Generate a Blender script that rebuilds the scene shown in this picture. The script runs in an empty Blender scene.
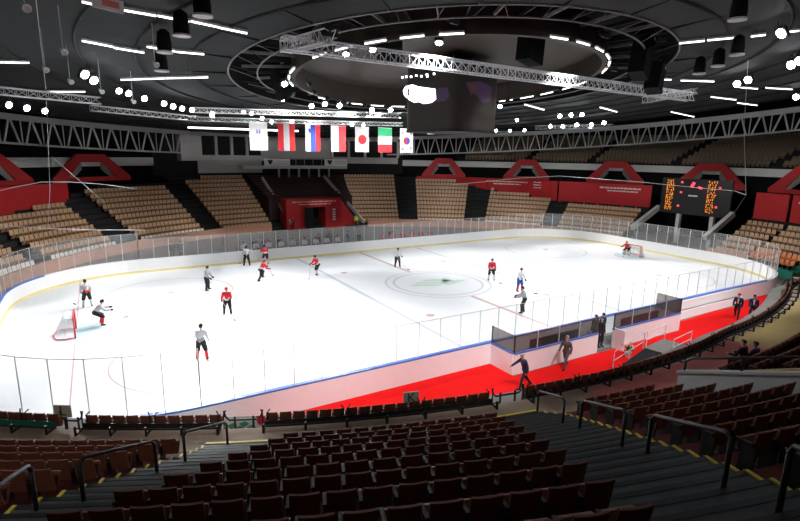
import bpy, bmesh, math, random
from mathutils import Vector, Matrix
random.seed(7)
S = bpy.context.scene
COL = S.collection
PI = math.pi
rad, deg, sin, cos = math.radians, math.degrees, math.sin, math.cos
ORD = ('first second third fourth fifth sixth seventh eighth ninth tenth eleventh twelfth thirteenth fourteenth fifteenth '
       'sixteenth seventeenth eighteenth nineteenth twentieth twenty-first twenty-second twenty-third twenty-fourth twenty-fifth '
       'twenty-sixth twenty-seventh twenty-eighth twenty-ninth thirtieth').split()

# ------------------------------------------------------------------ camera
CAM = Vector((-24.2015, -34.2294, 10.7252)); YAW, PITCH, ROLL, F = .5378, -.2082, .0161, 509.156
fw = Vector((sin(YAW)*cos(PITCH), cos(YAW)*cos(PITCH), sin(PITCH)))
rt = Vector((cos(YAW), -sin(YAW), 0)); up = rt.cross(fw)
rt2 = rt*cos(ROLL)+up*sin(ROLL); up2 = -rt*sin(ROLL)+up*cos(ROLL)
cd = bpy.data.cameras.new('camera'); cam = bpy.data.objects.new('camera', cd); COL.objects.link(cam)
cam.matrix_world = Matrix(((rt2.x, up2.x, -fw.x, CAM.x), (rt2.y, up2.y, -fw.y, CAM.y), (rt2.z, up2.z, -fw.z, CAM.z), (0, 0, 0, 1)))
cd.sensor_fit = 'HORIZONTAL'; cd.sensor_width = 36; cd.lens = 36*F/800; cd.clip_start = .05; cd.clip_end = 400
S.camera = cam

def ray(px, py): return fw + rt2*((px-400)/F) - up2*((py-260.5)/F)
def at_z(px, py, z): d = ray(px, py); return CAM + d*((z-CAM.z)/d.z)
def at_y(px, py, y): d = ray(px, py); return CAM + d*((y-CAM.y)/d.y)
def at_R(px, py, R):
    d = ray(px, py); a = d.x**2+d.y**2; b = 2*(CAM.x*d.x+CAM.y*d.y); c = CAM.x**2+CAM.y**2-R*R
    return CAM + d*((-b+math.sqrt(b*b-4*a*c))/(2*a))
ROOF = lambda y: 16.4-.088*y                       # the roof of the hall is a tilted plane
def at_roof(px, py, off=0):
    d = ray(px, py); return CAM + d*((16.4+off-.088*CAM.y-CAM.z)/(d.z+.088*d.y))
def proj(P):
    d = Vector(P)-CAM; z = d.dot(fw)
    return (400+F*d.dot(rt2)/z, 260.5-F*d.dot(up2)/z, z) if z > .1 else (-9e3, -9e3, z)

# ------------------------------------------------------------------ materials
def mat(name, c, rough=.6, metal=0., var=.12, scale=3., emit=0., spec=.4, ecol=None):
    m = bpy.data.materials.new(name); m.use_nodes = True; nt = m.node_tree; b = nt.nodes['Principled BSDF']
    b.inputs['Roughness'].default_value = rough; b.inputs['Metallic'].default_value = metal
    b.inputs['Specular IOR Level'].default_value = spec
    if var:
        tc = nt.nodes.new('ShaderNodeTexCoord'); n = nt.nodes.new('ShaderNodeTexNoise'); n.inputs['Scale'].default_value = scale
        n.inputs['Detail'].default_value = 4
        nt.links.new(tc.outputs['Object'], n.inputs['Vector'])
        r = nt.nodes.new('ShaderNodeMix'); r.data_type = 'RGBA'
        r.inputs[6].default_value = (*[x*(1-var) for x in c], 1); r.inputs[7].default_value = (*[min(1, x*(1+var)) for x in c], 1)
        nt.links.new(n.outputs['Fac'], r.inputs[0]); nt.links.new(r.outputs[2], b.inputs['Base Color'])
    else:
        b.inputs['Base Color'].default_value = (*c, 1)
    if emit:
        b.inputs['Emission Color'].default_value = (*(ecol or c), 1); b.inputs['Emission Strength'].default_value = emit
    return m
def glass_mat(name, clear, haze, tint=(1, 1, 1), gloss=.05):
    m = bpy.data.materials.new(name); m.use_nodes = True; nt = m.node_tree; nt.nodes.remove(nt.nodes['Principled BSDF'])
    out = nt.nodes['Material Output']
    t = nt.nodes.new('ShaderNodeBsdfTransparent'); t.inputs[0].default_value = (*tint, 1)
    d = nt.nodes.new('ShaderNodeBsdfDiffuse'); d.inputs[0].default_value = (.8, .82, .84, 1)
    g = nt.nodes.new('ShaderNodeBsdfGlossy'); g.inputs['Roughness'].default_value = .08
    n = nt.nodes.new('ShaderNodeTexNoise'); n.inputs['Scale'].default_value = .8; n.inputs['Detail'].default_value = 5
    tc = nt.nodes.new('ShaderNodeTexCoord'); nt.links.new(tc.outputs['Object'], n.inputs['Vector'])
    mr = nt.nodes.new('ShaderNodeMapRange'); mr.inputs[1].default_value = .3; mr.inputs[2].default_value = .75
    mr.inputs[3].default_value = haze*.5; mr.inputs[4].default_value = haze*1.6
    nt.links.new(n.outputs['Fac'], mr.inputs[0])
    a = nt.nodes.new('ShaderNodeMixShader'); nt.links.new(mr.outputs[0], a.inputs[0])
    nt.links.new(t.outputs[0], a.inputs[1]); nt.links.new(d.outputs[0], a.inputs[2])
    bb = nt.nodes.new('ShaderNodeMixShader'); bb.inputs[0].default_value = gloss
    nt.links.new(a.outputs[0], bb.inputs[1]); nt.links.new(g.outputs[0], bb.inputs[2]); nt.links.new(bb.outputs[0], out.inputs[0])
    return m

M = dict(
 ice=mat('ice', (.86, .88, .9), .35, var=.03, scale=.35, spec=.3),
 line_red=mat('line_red', (.62, .38, .38), .4, var=.05), line_blue=mat('line_blue', (.6, .61, .7), .4, var=.05),
 line_grey=mat('line_grey', (.64, .66, .68), .4, var=.05), crease=mat('crease', (.56, .7, .75), .4, var=.05),
 logo_green=mat('logo_green', (.58, .74, .65), .4, var=.15, scale=1.5),
 white=mat('board_white', (.9, .9, .9), .35, var=.04), kick=mat('kick_yellow', (.8, .68, .3), .4, var=.06),
 rail_blue=mat('rail_blue', (.08, .2, .62), .35, var=.08), glass=glass_mat('rink_glass_clear', .9, .02, gloss=.03), glass_far=glass_mat('rink_glass_scratched_lit', .9, .06, gloss=.05),  # far panes: scratch haze raised, their front light put into the material
 post=mat('aluminium', (.8, .81, .82), .45, 0, var=.05),
 tan=mat('seat_tan', (.56, .37, .225), .5, var=.1, scale=1.5), tan_white=mat('seat_cover_white', (.75, .72, .66), .6, var=.2, scale=3),
 brown=mat('seat_brown', (.2, .07, .042), .65, var=.2, scale=4), brown_dark=mat('seat_shell', (.035, .022, .02), .5, var=.2),
 black=mat('black_steel', (.012, .012, .013), .5, var=.2), blackmatt=mat('black_matt', (.008, .008, .009), .9, var=.3, scale=.6, spec=.1),
 dark=mat('dark_wall', (.025, .025, .027), .85, var=.3, scale=.5, spec=.1), ceil=mat('ceiling_panel', (.017, .019, .0195), .9, var=.4, scale=.9),
 plenum=mat('plenum_dark', (.012, .012, .013), .9, var=.2, spec=.1), disc=mat('drum_brown', (.04, .031, .024), .6, var=.15, scale=.7),
 conc=mat('concrete', (.24, .225, .21), .8, var=.18, scale=1.4), walk=mat('walkway_beige', (.34, .25, .19), .75, var=.14, scale=1.2),
 step=mat('aisle_rubber', (.075, .08, .083), .6, var=.45, scale=5), yellow=mat('nosing_yellow', (.75, .62, .06), .5, var=.15, scale=6),
 steel=mat('steel_grey', (.5, .51, .52), .45, .0, var=.1), steel_dark=mat('steel_dark', (.16, .16, .165), .5, var=.15), truss_grey=mat('truss_grey', (.66, .69, .68), .6, var=.08), glass_shaded=glass_mat('box_glass_shaded', .5, .05, (.5, .47, .46)),  # box glass: shade inside the box put into the glass colour
 truss=mat('truss_alu', (.75, .76, .78), .35, .3, var=.08),
 fascia=mat('fascia_grey', (.6, .63, .62), .7, var=.1, scale=.5), carpet=mat('carpet_red', (.8, .012, .012), .9, var=.1, scale=1.2, spec=.05),
 redcloth=mat('banner_red', (.5, .018, .024), .7, var=.12, scale=1), redpaint=mat('paint_red', (.52, .02, .025), .6, var=.1),
 redfloor=mat('step_red', (.12, .013, .011), .7, var=.15), pink=mat('terrace_pink', (.6, .17, .15), .8, var=.12), ochre=mat('wall_ochre', (.5, .36, .15), .8, var=.1),
 orange=mat('seat_orange', (.75, .22, .05), .5, var=.1), green=mat('panel_green', (.02, .2, .13), .5, var=.1),
 plinth=mat('plinth_pink', (.5, .27, .19), .6, var=.2, scale=.7), text_white=mat('print_white', (.75, .72, .7), .6, var=0),
 tube=mat('tube_glow', (1, 1, 1), .4, var=0, emit=2.6, ecol=(1, .96, .95)), lens=mat('lens_glow', (1, 1, 1), .3, var=0, emit=40, ecol=(.9, .95, 1)),
 flag_white=mat('flag_white', (.8, .8, .82), .7, var=.04), flag_red=mat('flag_red', (.7, .03, .04), .7, var=.05),
 flag_blue=mat('flag_blue', (.03, .08, .45), .7, var=.05), flag_green=mat('flag_green', (.02, .3, .12), .7, var=.05),
 screen=mat('screen_grey', (.042, .037, .032), .6, var=.1, scale=.4, spec=.2), sign_grey=mat('sign_grey', (.5, .54, .46), .6, var=.05), letter_green=mat('letter_green', (.01, .08, .04), .6, var=.05), screen_white=mat('screen_picture_white', (.9, .9, .9), .4, var=0, emit=3, ecol=(.95, .92, 1)),
 screen_violet=mat('screen_picture_violet', (.06, .045, .07), .6, var=.2, scale=.6, emit=.03, ecol=(.35, .1, .55)),
 screen_red=mat('screen_picture_red', (.07, .043, .048), .6, var=.2, scale=.6, emit=.03, ecol=(.6, .1, .2)),
 led=mat('led_orange', (.6, .2, .02), .5, var=0, emit=.9, ecol=(1, .3, .02)), led_red=mat('led_red', (.6, .05, .08), .5, var=0, emit=1.2, ecol=(1, .06, .12)),
 board_black=mat('scoreboard_black', (.011, .012, .013), .45, var=.15), window=mat('window_dark', (.02, .022, .025), .1, var=.1, spec=.6),
 grey_wall=mat('wall_grey', (.5, .52, .52), .7, var=.1, scale=.6), cable=mat('cable_white', (.6, .6, .6), .6, var=0),
 skin=mat('skin', (.6, .36, .26), .5, var=.05), navy=mat('cloth_navy', (.015, .025, .07), .8, var=.15), cloth_black=mat('cloth_black', (.015, .015, .017), .8, var=.2),
 camo=mat('cloth_camouflage', (.1, .096, .088), .85, var=.6, scale=9), jersey_red=mat('jersey_red', (.7, .02, .03), .7, var=.08),
 jersey_white=mat('jersey_white', (.72, .72, .75), .7, var=.05), stripe=mat('jersey_stripe', (.35, .36, .38), .7, var=.1), hair=mat('hair_dark', (.03, .02, .015), .8, var=.2),
 hair_grey=mat('hair_grey', (.35, .34, .33), .8, var=.2), neon=mat('vest_neon', (.5, .85, .08), .7, var=.05), wood=mat('stick_wood', (.5, .47, .45), .5, var=.1),
 net=glass_mat('goal_net_white', .6, .5, gloss=.0), flower=mat('flower_leaf', (.06, .16, .05), .8, var=.4, scale=12), petal=mat('flower_petal', (.8, .75, .5), .7, var=.2),
 green_pale=mat('banner_green', (.1, .32, .2), .7, var=.2))

# ------------------------------------------------------------------ mesh builder
class MB:
    def __init__(s): s.v = []; s.f = []; s.mi = []; s.ms = []; s.cur = 0
    def use(s, m):
        if m not in s.ms: s.ms.append(m)
        s.cur = s.ms.index(m); return s
    def add(s, vs, fs):
        o = len(s.v); s.v += [tuple(v) for v in vs]; s.f += [tuple(i+o for i in f) for f in fs]; s.mi += [s.cur]*len(fs); return s
    def box(s, c, d, M4=None, b=0.):
        x, y, z = d[0]/2, d[1]/2, d[2]/2; c = Vector(c)
        vs = [Vector((i*x, j*y, k*z)) for k in (-1, 1) for j in (-1, 1) for i in (-1, 1)]
        if M4 is not None: vs = [M4 @ v for v in vs]
        return s.add([v+c for v in vs], [(0, 2, 3, 1), (4, 5, 7, 6), (0, 1, 5, 4), (2, 6, 7, 3), (0, 4, 6, 2), (1, 3, 7, 5)])
    def bar(s, a, b, w, h, upv=(0, 0, 1)):           # rectangular bar from a to b
        a, b = Vector(a), Vector(b); d = (b-a); L = d.length
        if L < 1e-6: return s
        d /= L; u = Vector(upv); sd = d.cross(u)
        if sd.length < 1e-4: sd = d.cross(Vector((1, 0, 0)))
        sd.normalize(); u = sd.cross(d)
        vs = [p+sd*(i*w/2)+u*(k*h/2) for p in (a, b) for k in (-1, 1) for i in (-1, 1)]
        return s.add(vs, [(0, 2, 3, 1), (4, 5, 7, 6), (0, 1, 5, 4), (2, 6, 7, 3), (0, 4, 6, 2), (1, 3, 7, 5)])
    def tube(s, pts, r, n=6, closed=False, cap=True):
        pts = [Vector(p) for p in pts]; k = len(pts); rings = []
        prev = None
        for i, p in enumerate(pts):
            if closed: t = pts[(i+1) % k]-pts[i-1]
            else: t = pts[min(i+1, k-1)]-pts[max(i-1, 0)]
            t.normalize()
            a = prev if prev is not None else (Vector((0, 0, 1)) if abs(t.z) < .9 else Vector((1, 0, 0)))
            x = (a - t*a.dot(t)); x.normalize(); y = t.cross(x); prev = x
            rr = r[i] if isinstance(r, (list, tuple)) else r
            rings.append([p+(x*cos(2*PI*j/n)+y*sin(2*PI*j/n))*rr for j in range(n)])
        vs = [v for R in rings for v in R]; fs = []
        for i in range(k if closed else k-1):
            a, b = i*n, ((i+1) % k)*n
            for j in range(n): fs.append((a+j, a+(j+1) % n, b+(j+1) % n, b+j))
        if cap and not closed: fs += [tuple(range(n-1, -1, -1)), tuple((k-1)*n+j for j in range(n))]
        return s.add(vs, fs)
    def prism(s, poly, ext):                          # closed polygon (3D points) extruded by a vector
        ext = Vector(ext); p = [Vector(q) for q in poly]; n = len(p)
        return s.add(p+[q+ext for q in p], [tuple(range(n-1, -1, -1)), tuple(range(n, 2*n))]+[(i, (i+1) % n, n+(i+1) % n, n+i) for i in range(n)])
    def strip(s, A, B, flip=False):                   # quads between two polylines
        n = len(A); fs = [(i, i+1, n+i+1, n+i) for i in range(n-1)]
        if flip: fs = [f[::-1] for f in fs]
        return s.add(list(A)+list(B), fs)
    def lathe(s, prof, n=12, c=(0, 0, 0)):
        c = Vector(c); k = len(prof)
        vs = [c+Vector((r*cos(2*PI*j/n), r*sin(2*PI*j/n), z)) for r, z in prof for j in range(n)]
        fs = [(i*n+j, i*n+(j+1) % n, (i+1)*n+(j+1) % n, (i+1)*n+j) for i in range(k-1) for j in range(n)]
        return s.add(vs, fs+[tuple(range(n-1, -1, -1)), tuple((k-1)*n+j for j in range(n))])
    def xf(s, M4, i0=0):
        s.v = s.v[:i0]+[tuple(M4 @ Vector(v)) for v in s.v[i0:]]; return s
    def data(s, name, m=None, smooth=False):
        me = bpy.data.meshes.new(name); me.from_pydata(s.v, [], s.f)
        for x in (s.ms if s.ms else [m]): me.materials.append(M[x] if isinstance(x, str) else x)
        if s.ms: me.polygons.foreach_set('material_index', s.mi)
        if smooth: me.polygons.foreach_set('use_smooth', [True]*len(s.f))
        me.update(); return me
    def build(s, name, m=None, parent=None, smooth=False):
        o = bpy.data.objects.new(name, s.data(name, m, smooth)); COL.objects.link(o); o.parent = parent; return o
def tag(o, label=None, cat=None, group=None, kind=None):
    for k, v in (('label', label), ('category', cat), ('group', group), ('kind', kind)):
        if v: o[k] = v
    return o
def thing(name, label, cat, loc=(0, 0, 0), rz=0., group=None):
    o = bpy.data.objects.new(name, None); COL.objects.link(o); o.location = loc; o.rotation_euler = (0, 0, rz); o.empty_display_size = .2
    return tag(o, label, cat, group)
def put(name, me, parent=None):
    o = bpy.data.objects.new(name, me); COL.objects.link(o); o.parent = parent; return o
KIDS = {}
def copy_thing(src, label, group=None, loc=None, rz=None):
    c = src.copy(); COL.objects.link(c)
    def rec(o, n):
        for ch in KIDS.get(o.name, ()):
            d = ch.copy(); COL.objects.link(d); d.parent = n; rec(ch, d)
    rec(src, c); c['label'] = label
    if group: c['group'] = group
    if loc is not None: c.location = loc
    if rz is not None: c.rotation_euler = (0, 0, rz)
    return c
def note(o):
    KIDS[o.name] = [x for x in COL.objects if x.parent == o]
    for k in KIDS[o.name]: KIDS[k.name] = [x for x in COL.objects if x.parent == k]
    return o
def text_mesh(body, size, m, ext=.004):
    c = bpy.data.curves.new('lettering', 'FONT'); c.body = body; c.size = size; c.extrude = ext; c.align_x = 'CENTER'; c.align_y = 'CENTER'; c.resolution_u = 3
    o = bpy.data.objects.new('lettering_source', c); COL.objects.link(o); bpy.context.view_layer.update()
    me = bpy.data.meshes.new_from_object(o.evaluated_get(bpy.context.evaluated_depsgraph_get()))
    bpy.data.objects.remove(o); me.materials.clear(); me.materials.append(M[m]); return me

# ================================================================== PEOPLE
def capsules(caps, voxel):
    bm = bmesh.new()
    for a, ra, b, rb in caps:
        a, b = Vector(a), Vector(b); d = b-a; L = d.length
        q = Vector((0, 0, 1)).rotation_difference(d.normalized()).to_matrix() if L > 1e-6 else Matrix.Identity(3)
        n = 10; prof = [(-.99, 0), (-.7, 0), (0, 0), (0, 1), (.7, 1), (.99, 1)]; rings = []
        for h, e in prof:
            r0 = rb if e else ra; cc = b if e else a
            rings.append([bm.verts.new(cc+q @ Vector((r0*math.sqrt(1-h*h)*cos(2*PI*j/n), r0*math.sqrt(1-h*h)*sin(2*PI*j/n), h*r0))) for j in range(n)])
        for i in range(len(rings)-1):
            for j in range(n): bm.faces.new((rings[i][j], rings[i][(j+1) % n], rings[i+1][(j+1) % n], rings[i+1][j]))
        bm.faces.new(rings[0][::-1]); bm.faces.new(rings[-1])
    me = bpy.data.meshes.new('t'); bm.to_mesh(me); bm.free()
    o = bpy.data.objects.new('t', me); COL.objects.link(o)
    md = o.modifiers.new('r', 'REMESH'); md.mode = 'VOXEL'; md.voxel_size = voxel; md.use_smooth_shade = True
    sm = o.modifiers.new('s', 'SMOOTH'); sm.factor = .5; sm.iterations = 2
    bpy.context.view_layer.update()
    out = bpy.data.meshes.new_from_object(o.evaluated_get(bpy.context.evaluated_depsgraph_get()))
    bpy.data.objects.remove(o); bpy.data.meshes.remove(me)
    return out
def skeleton(lean=0., hipL=0., hipR=0., kneeL=0., kneeR=0., abd=4., shL=10., shR=10., elL=15., elR=15., armab=8., turn=0., nod=0., seat=False):
    R = rad; J = {}
    def leg(s, hip, knee):
        h = Vector((s*.095, 0, 0)); k = h+Vector((s*sin(R(abd)), sin(R(hip)), -cos(R(hip))))*.44
        a = k+Vector((s*sin(R(abd*.6)), sin(R(hip-knee)), -cos(R(hip-knee))))*.43; return h, k, a
    for s, n, hp, kn in ((-1, 'L', hipL, kneeL), (1, 'R', hipR, kneeR)): J['hip'+n], J['knee'+n], J['ank'+n] = leg(s, hp, kn)
    t = Vector((0, sin(R(lean)), cos(R(lean)))); J['pel'] = Vector((0, 0, 0)); J['waist'] = t*.2; J['chest'] = t*.4; J['neck'] = t*.53
    hd = Vector((sin(R(turn))*.03, sin(R(lean*.45+nod)), cos(R(lean*.45+nod)))); J['head'] = J['neck']+hd*.2; J['hdir'] = hd
    fwd = Vector((-sin(R(turn)), cos(R(turn)), 0)); J['face'] = (fwd-hd*fwd.dot(hd)).normalized()
    for s, n, sh, el in ((-1, 'L', shL, elL), (1, 'R', shR, elR)):
        a = t*.47+Vector((s*.19, 0, 0)); e = a+Vector((s*sin(R(armab)), sin(R(sh)), -cos(R(sh))))*.29
        w = e+Vector((-s*.12, sin(R(sh+el)), -cos(R(sh+el)))).normalized()*.26
        J['sh'+n], J['el'+n], J['wr'+n] = a, e, w; J['hd'+n] = (w-e).normalized()
    low = min(J['ankL'].z, J['ankR'].z); dz = .085-low
    for k in J:
        if k not in ('hdir', 'face', 'hdL', 'hdR'): J[k] = J[k]+Vector((0, 0, dz))
    return J
def caps_for(J, g=0., which='all'):
    c = []
    T = [(J['hipL'], .105+g, J['hipR'], .105+g), (J['pel'], .12+g, J['waist'], .115+g), (J['waist'], .115+g, J['chest'], .13+g),
         (J['chest']+Vector((-.07, 0, 0)), .12+g, J['chest']+Vector((.07, 0, 0)), .12+g), (J['shL'], .062+g, J['shR'], .062+g)]
    if which in ('all', 'top'): c += T[1:] if which == 'top' else T
    if which == 'band': c += [(J['pel']+(J['waist']-J['pel'])*.25+Vector((x, 0, 0)), .125+g, J['pel']+(J['waist']-J['pel'])*.5+Vector((x, 0, 0)), .12+g) for x in (-.04, .04)]
    for n in 'LR':
        if which in ('all', 'top'): c += [(J['sh'+n], .055+g, J['el'+n], .043+g), (J['el'+n], .042+g, J['wr'+n], .03+g)]
        if which in ('all', 'legs'): c += [(J['hip'+n], .09+g, J['knee'+n], .06+g), (J['knee'+n], .06+g, J['ank'+n], .04+g)]
        if which == 'pants': c += [(J['hip'+n], .1+g, J['knee'+n], .075+g)]
        if which == 'sock'+n: c += [(J['knee'+n], .065+g, J['ank'+n], .05+g)]
        if which == 'glove'+n: c += [(J['wr'+n]-J['hd'+n]*.06, .05+g, J['wr'+n]+J['hd'+n]*.09, .05+g), (J['wr'+n]+Vector((0, .03, 0)), .025+g, J['wr'+n]+J['hd'+n]*.06+Vector((0, .07, 0)), .022+g)]
        if which in ('all', 'shoe'+n): c += [(J['ank'+n]+Vector((0, -.04, -.03)), .042+g*.6, J['ank'+n]+Vector((0, .14, -.045)), .036+g*.6)]
        if which == 'all':
            w, d = J['wr'+n], J['hd'+n]; side = Vector((0, 1, 0)) - d*d.y
            side = side.normalized() if side.length > .05 else Vector((1, 0, 0)); nrm = d.cross(side)
            if n == 'L': nrm = -nrm
            c += [(w, .028, w+d*.05, .03), (w+d*.03-side*.02, .02, w+d*.07-side*.025, .018), (w+d*.03+side*.02, .02, w+d*.07+side*.025, .018)]
            for q, L in ((-.033, .05), (-.011, .07), (.011, .075), (.033, .065)):
                p = w+d*.075+side*q; m_ = p+d*L*.55-nrm*.006; c += [(p, .0095, m_, .009), (m_, .009, m_+(d*.8-nrm*.6)*L*.5, .0075)]
            tb = w+d*.02+side*.03; tm = tb+(d*.55+side*.7)*.05; c += [(tb, .013, tm, .011), (tm, .011, tm+(d*.9+side*.2)*.03, .009)]
    if which in ('pants', 'legs'): c += [(J['hipL'], .11+g, J['hipR'], .11+g), (J['pel'], .12+g, J['waist']*.6+J['pel']*.4, .115+g)]
    if which == 'all':
        H, f, u = J['head'], J['face'], J['hdir']; s = f.cross(u)
        c += [(J['chest'], .06, J['neck']+u*.04, .055), (J['neck'], .052, H, .05), (H-u*.03, .078, H+u*.04-f*.015, .088), (H-u*.06+f*.02, .055, H-u*.085+f*.045, .03),
              (H+f*.075+u*.015, .012, H+f*.1-u*.025, .014), (H-s*.085-u*.02, .014, H-s*.088+u*.02, .016), (H+s*.085-u*.02, .014, H+s*.088+u*.02, .016),
              (H+f*.083-u*.055-s*.018, .009, H+f*.083-u*.055+s*.018, .009)]
    if which == 'shirtfront': c += [(J['waist']+J['face']*.115, .045, J['chest']+J['face']*.125+Vector((0, 0, .04)), .055)]
    if which == 'hair': H, f, u = J['head'], J['face'], J['hdir']; c += [(H+u*.035-f*.03, .09+g, H+u*.05, .086+g)]
    if which == 'helmet': H, f, u = J['head'], J['face'], J['hdir']; c += [(H+u*.02-f*.03, .105, H+u*.06+f*.005, .1)]
    return c
def person(pose, outfit, label, loc, rz, scale=1., group=None, fine=False, cat='person', name='person'):
    J = skeleton(**pose); o = put(name, capsules(caps_for(J), .0085 if fine else .013)); o.data.materials.append(M['skin'])
    tag(o, label, cat, group); o.location = loc; o.rotation_euler = (0, 0, rz); o.scale = (scale,)*3
    vx = .016 if fine else .02
    made = {}
    for pn, wh, g, m in outfit:
        me = capsules(caps_for(J, g, wh), vx); me.materials.clear(); me.materials.append(M[m]); par = o
        if pn in ('jersey_band', 'shirt_front'): par = made.get('jersey') or made.get('jacket') or o
        c = put(pn, me, par); made[pn] = c; made[wh] = c
    for s in (-1, 1):
        e = MB(); H, f, u = J['head'], J['face'], J['hdir']; sd = f.cross(u)
        p = H+f*.076+u*.018+sd*(s*.033); e.lathe([(.001, -.011), (.009, -.006), (.011, 0), (.009, .006), (.001, .011)], 8, p); ey = e.build('eye', 'cloth_black', o, True)
    if any(x[0] == 'skate' for x in outfit):
        for n in 'LR':
            b = MB(); p = J['ank'+n]; b.box(p+Vector((0, .05, -.085)), (.012, .27, .03)); b.build('skate_blade', 'post', made.get('shoe'+n) or o)
    note(o); o['_J'] = 0; del o['_J']
    return o, J
def kit(jersey, pants, sock, helmet, band=None):
    k = [('jersey', 'top', .035, jersey), ('pants', 'pants', .035, pants), ('helmet', 'helmet', 0, helmet)]
    if band: k.append(('jersey_band', 'band', .043, band))
    for n in 'LR': k += [('sock', 'sock'+n, .022, sock), ('skate', 'shoe'+n, .02, 'cloth_black'), ('glove', 'glove'+n, .012, 'cloth_black')]
    return k
def suit(top, legs, hair, extra=()):
    k = [('jacket', 'top', .022, top), ('trousers', 'legs', .014, legs), ('hair', 'hair', 0, hair)]
    for n in 'LR': k.append(('shoe', 'shoe'+n, .012, 'cloth_black'))
    return k+list(extra)
SKATE = dict(lean=28, hipL=38, hipR=12, kneeL=45, kneeR=35, abd=9, shL=35, shR=25, elL=45, elR=50, armab=14)
STRIDE = dict(lean=38, hipL=60, hipR=-18, kneeL=62, kneeR=25, abd=14, shL=45, shR=20, elL=40, elR=55, armab=16)
GLIDE = dict(lean=18, hipL=22, hipR=16, kneeL=25, kneeR=26, abd=10, shL=28, shR=28, elL=50, elR=45, armab=16)
STANCE = dict(lean=12, hipL=10, hipR=10, kneeL=14, kneeR=14, abd=12, shL=15, shR=15, elL=30, elR=30, armab=14)
GOALIE = dict(lean=42, hipL=58, hipR=58, kneeL=70, kneeR=70, abd=20, shL=50, shR=45, elL=35, elR=40, armab=28)
STAND = dict(shL=4, shR=4, elL=12, elR=12)
WALK = dict(lean=6, hipL=28, hipR=-18, kneeL=14, kneeR=22, shL=-18, shR=24, elL=20, elR=30)
SIT = dict(lean=10, hipL=80, hipR=80, kneeL=85, kneeR=85, abd=8, shL=25, shR=25, elL=55, elR=55)
RED = kit('jersey_red', 'cloth_black', 'cloth_black', 'jersey_red', 'jersey_white'); RED2 = kit('jersey_red', 'cloth_black', 'jersey_white', 'cloth_black', 'jersey_white')
WHT = kit('jersey_white', 'cloth_black', 'jersey_white', 'cloth_black', 'jersey_red'); WHT2 = kit('jersey_white', 'flag_blue', 'jersey_red', 'cloth_black', 'flag_blue')
WHT3 = kit('jersey_white', 'cloth_black', 'cloth_black', 'cloth_black')
REF = kit('stripe', 'cloth_black', 'cloth_black', 'cloth_black', 'jersey_white')
def face_dir(a): return rad(a)-PI/2                      # heading a (deg, 0 = +x) -> rotation of a figure that faces +y
sticks = []
def skater(px, py, pose, outfit, heading, label, stick=True, cat='person', sl=None, name='person'):
    p = at_z(px, py, .005); o, J = person(pose, outfit, label, (p.x, p.y, .015), face_dir(heading), 1.07, cat=cat, name=name)
    if stick:
        bpy.context.view_layer.update()
        Mx = Matrix.Translation(o.location) @ Matrix.Rotation(face_dir(heading), 4, 'Z') @ Matrix.Scale(1.07, 4)
        h1, h2 = Mx @ (J['wrL']+J['hdL']*.05), Mx @ (J['wrR']+J['hdR']*.05)
        d = Mx.to_3x3() @ Vector((-.35, .8, 0)); tip = Vector((h1.x, h1.y, 0))+d.normalized()*.75; tip.z = .03
        top = h2
        t = thing('hockey_stick', sl or ('hockey stick held by the '+label.split(' ', 1)[0]), 'hockey stick', (tip.x, tip.y, 0))
        L = Vector((tip.x, tip.y, 0)); m = MB(); m.bar(tip-L, top-L, .03, .022); m.build('shaft', 'wood', t)
        m = MB(); e = d.normalized(); m.bar(tip-L, tip-L+Vector((e.x, e.y, 0)).normalized()*.3+Vector((0, 0, .015)), .02, .07); m.build('blade', 'cloth_black', t)
    return o
skater(88, 307, STANCE, WHT, 100, 'hockey player in white and red jersey standing behind the goalkeeper beside the goal net', sl='hockey stick held by the white player standing beyond the goalkeeper')
skater(96, 325, GOALIE, kit('jersey_white', 'cloth_black', 'jersey_red', 'cloth_black'), 5, 'goalkeeper in white jersey and red pads crouching in the blue crease of the nearer goal', sl='goal stick held by the crouching white goalkeeper')
skater(202, 360, STANCE, kit('jersey_white', 'cloth_black', 'jersey_red', 'cloth_black', 'stripe'), 60, 'hockey player in white seen from behind inside the near face-off circle', sl='hockey stick of the white player in the near face-off circle')
skater(207, 290, STANCE, REF, 330, 'referee in striped shirt and black trousers skating alone between goal and red players', stick=False)
skater(228, 314, GLIDE, RED, 250, 'hockey player in red jersey and black trousers gliding toward the near boards', sl='hockey stick of the red player gliding beside the referee')
skater(261, 280, STRIDE, RED, 20, 'hockey player in red jersey leaning forward in full stride by the far boards', sl='hockey stick of the red player in full stride')
skater(266, 264, SKATE, RED2, 90, 'hockey player in red bending against the far boards behind the striding red player', sl='hockey stick of the red player against the far boards')
skater(247, 266, STANCE, WHT3, 80, 'white hockey player at the far boards beside the end of the bench', sl='hockey stick of the white player at the far boards')
skater(318, 275, SKATE, RED2, 200, 'hockey player in red jersey skating alone past the far blue line', sl='hockey stick of the lone red player at the blue line')
skater(397, 267, GLIDE, WHT3, 260, 'white-shirted hockey player with dark legs spread at the far end of the centre line', sl='hockey stick of the white player on the centre line')
skater(491, 280, STANCE, RED2, 240, 'hockey player in red jersey and black shorts standing just beyond the centre circle', sl='hockey stick of the red player beyond the centre circle')
skater(519, 291, STANCE, WHT2, 270, 'hockey player in white jersey with blue shorts and red socks near the centre line', sl='hockey stick of the player with blue shorts')
skater(524, 313, GLIDE, kit('stripe', 'cloth_black', 'cloth_black', 'cloth_black'), 130, 'linesman in grey shirt and black trousers skating by the penalty box glass', stick=False)
skater(628, 254.5, GOALIE, kit('jersey_red', 'cloth_black', 'jersey_white', 'jersey_red', 'jersey_white'), 180, 'goalkeeper in red crouching in front of the distant goal', sl='goal stick held by the red goalkeeper at the distant goal')
p = at_z(524, 388, .03)
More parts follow.
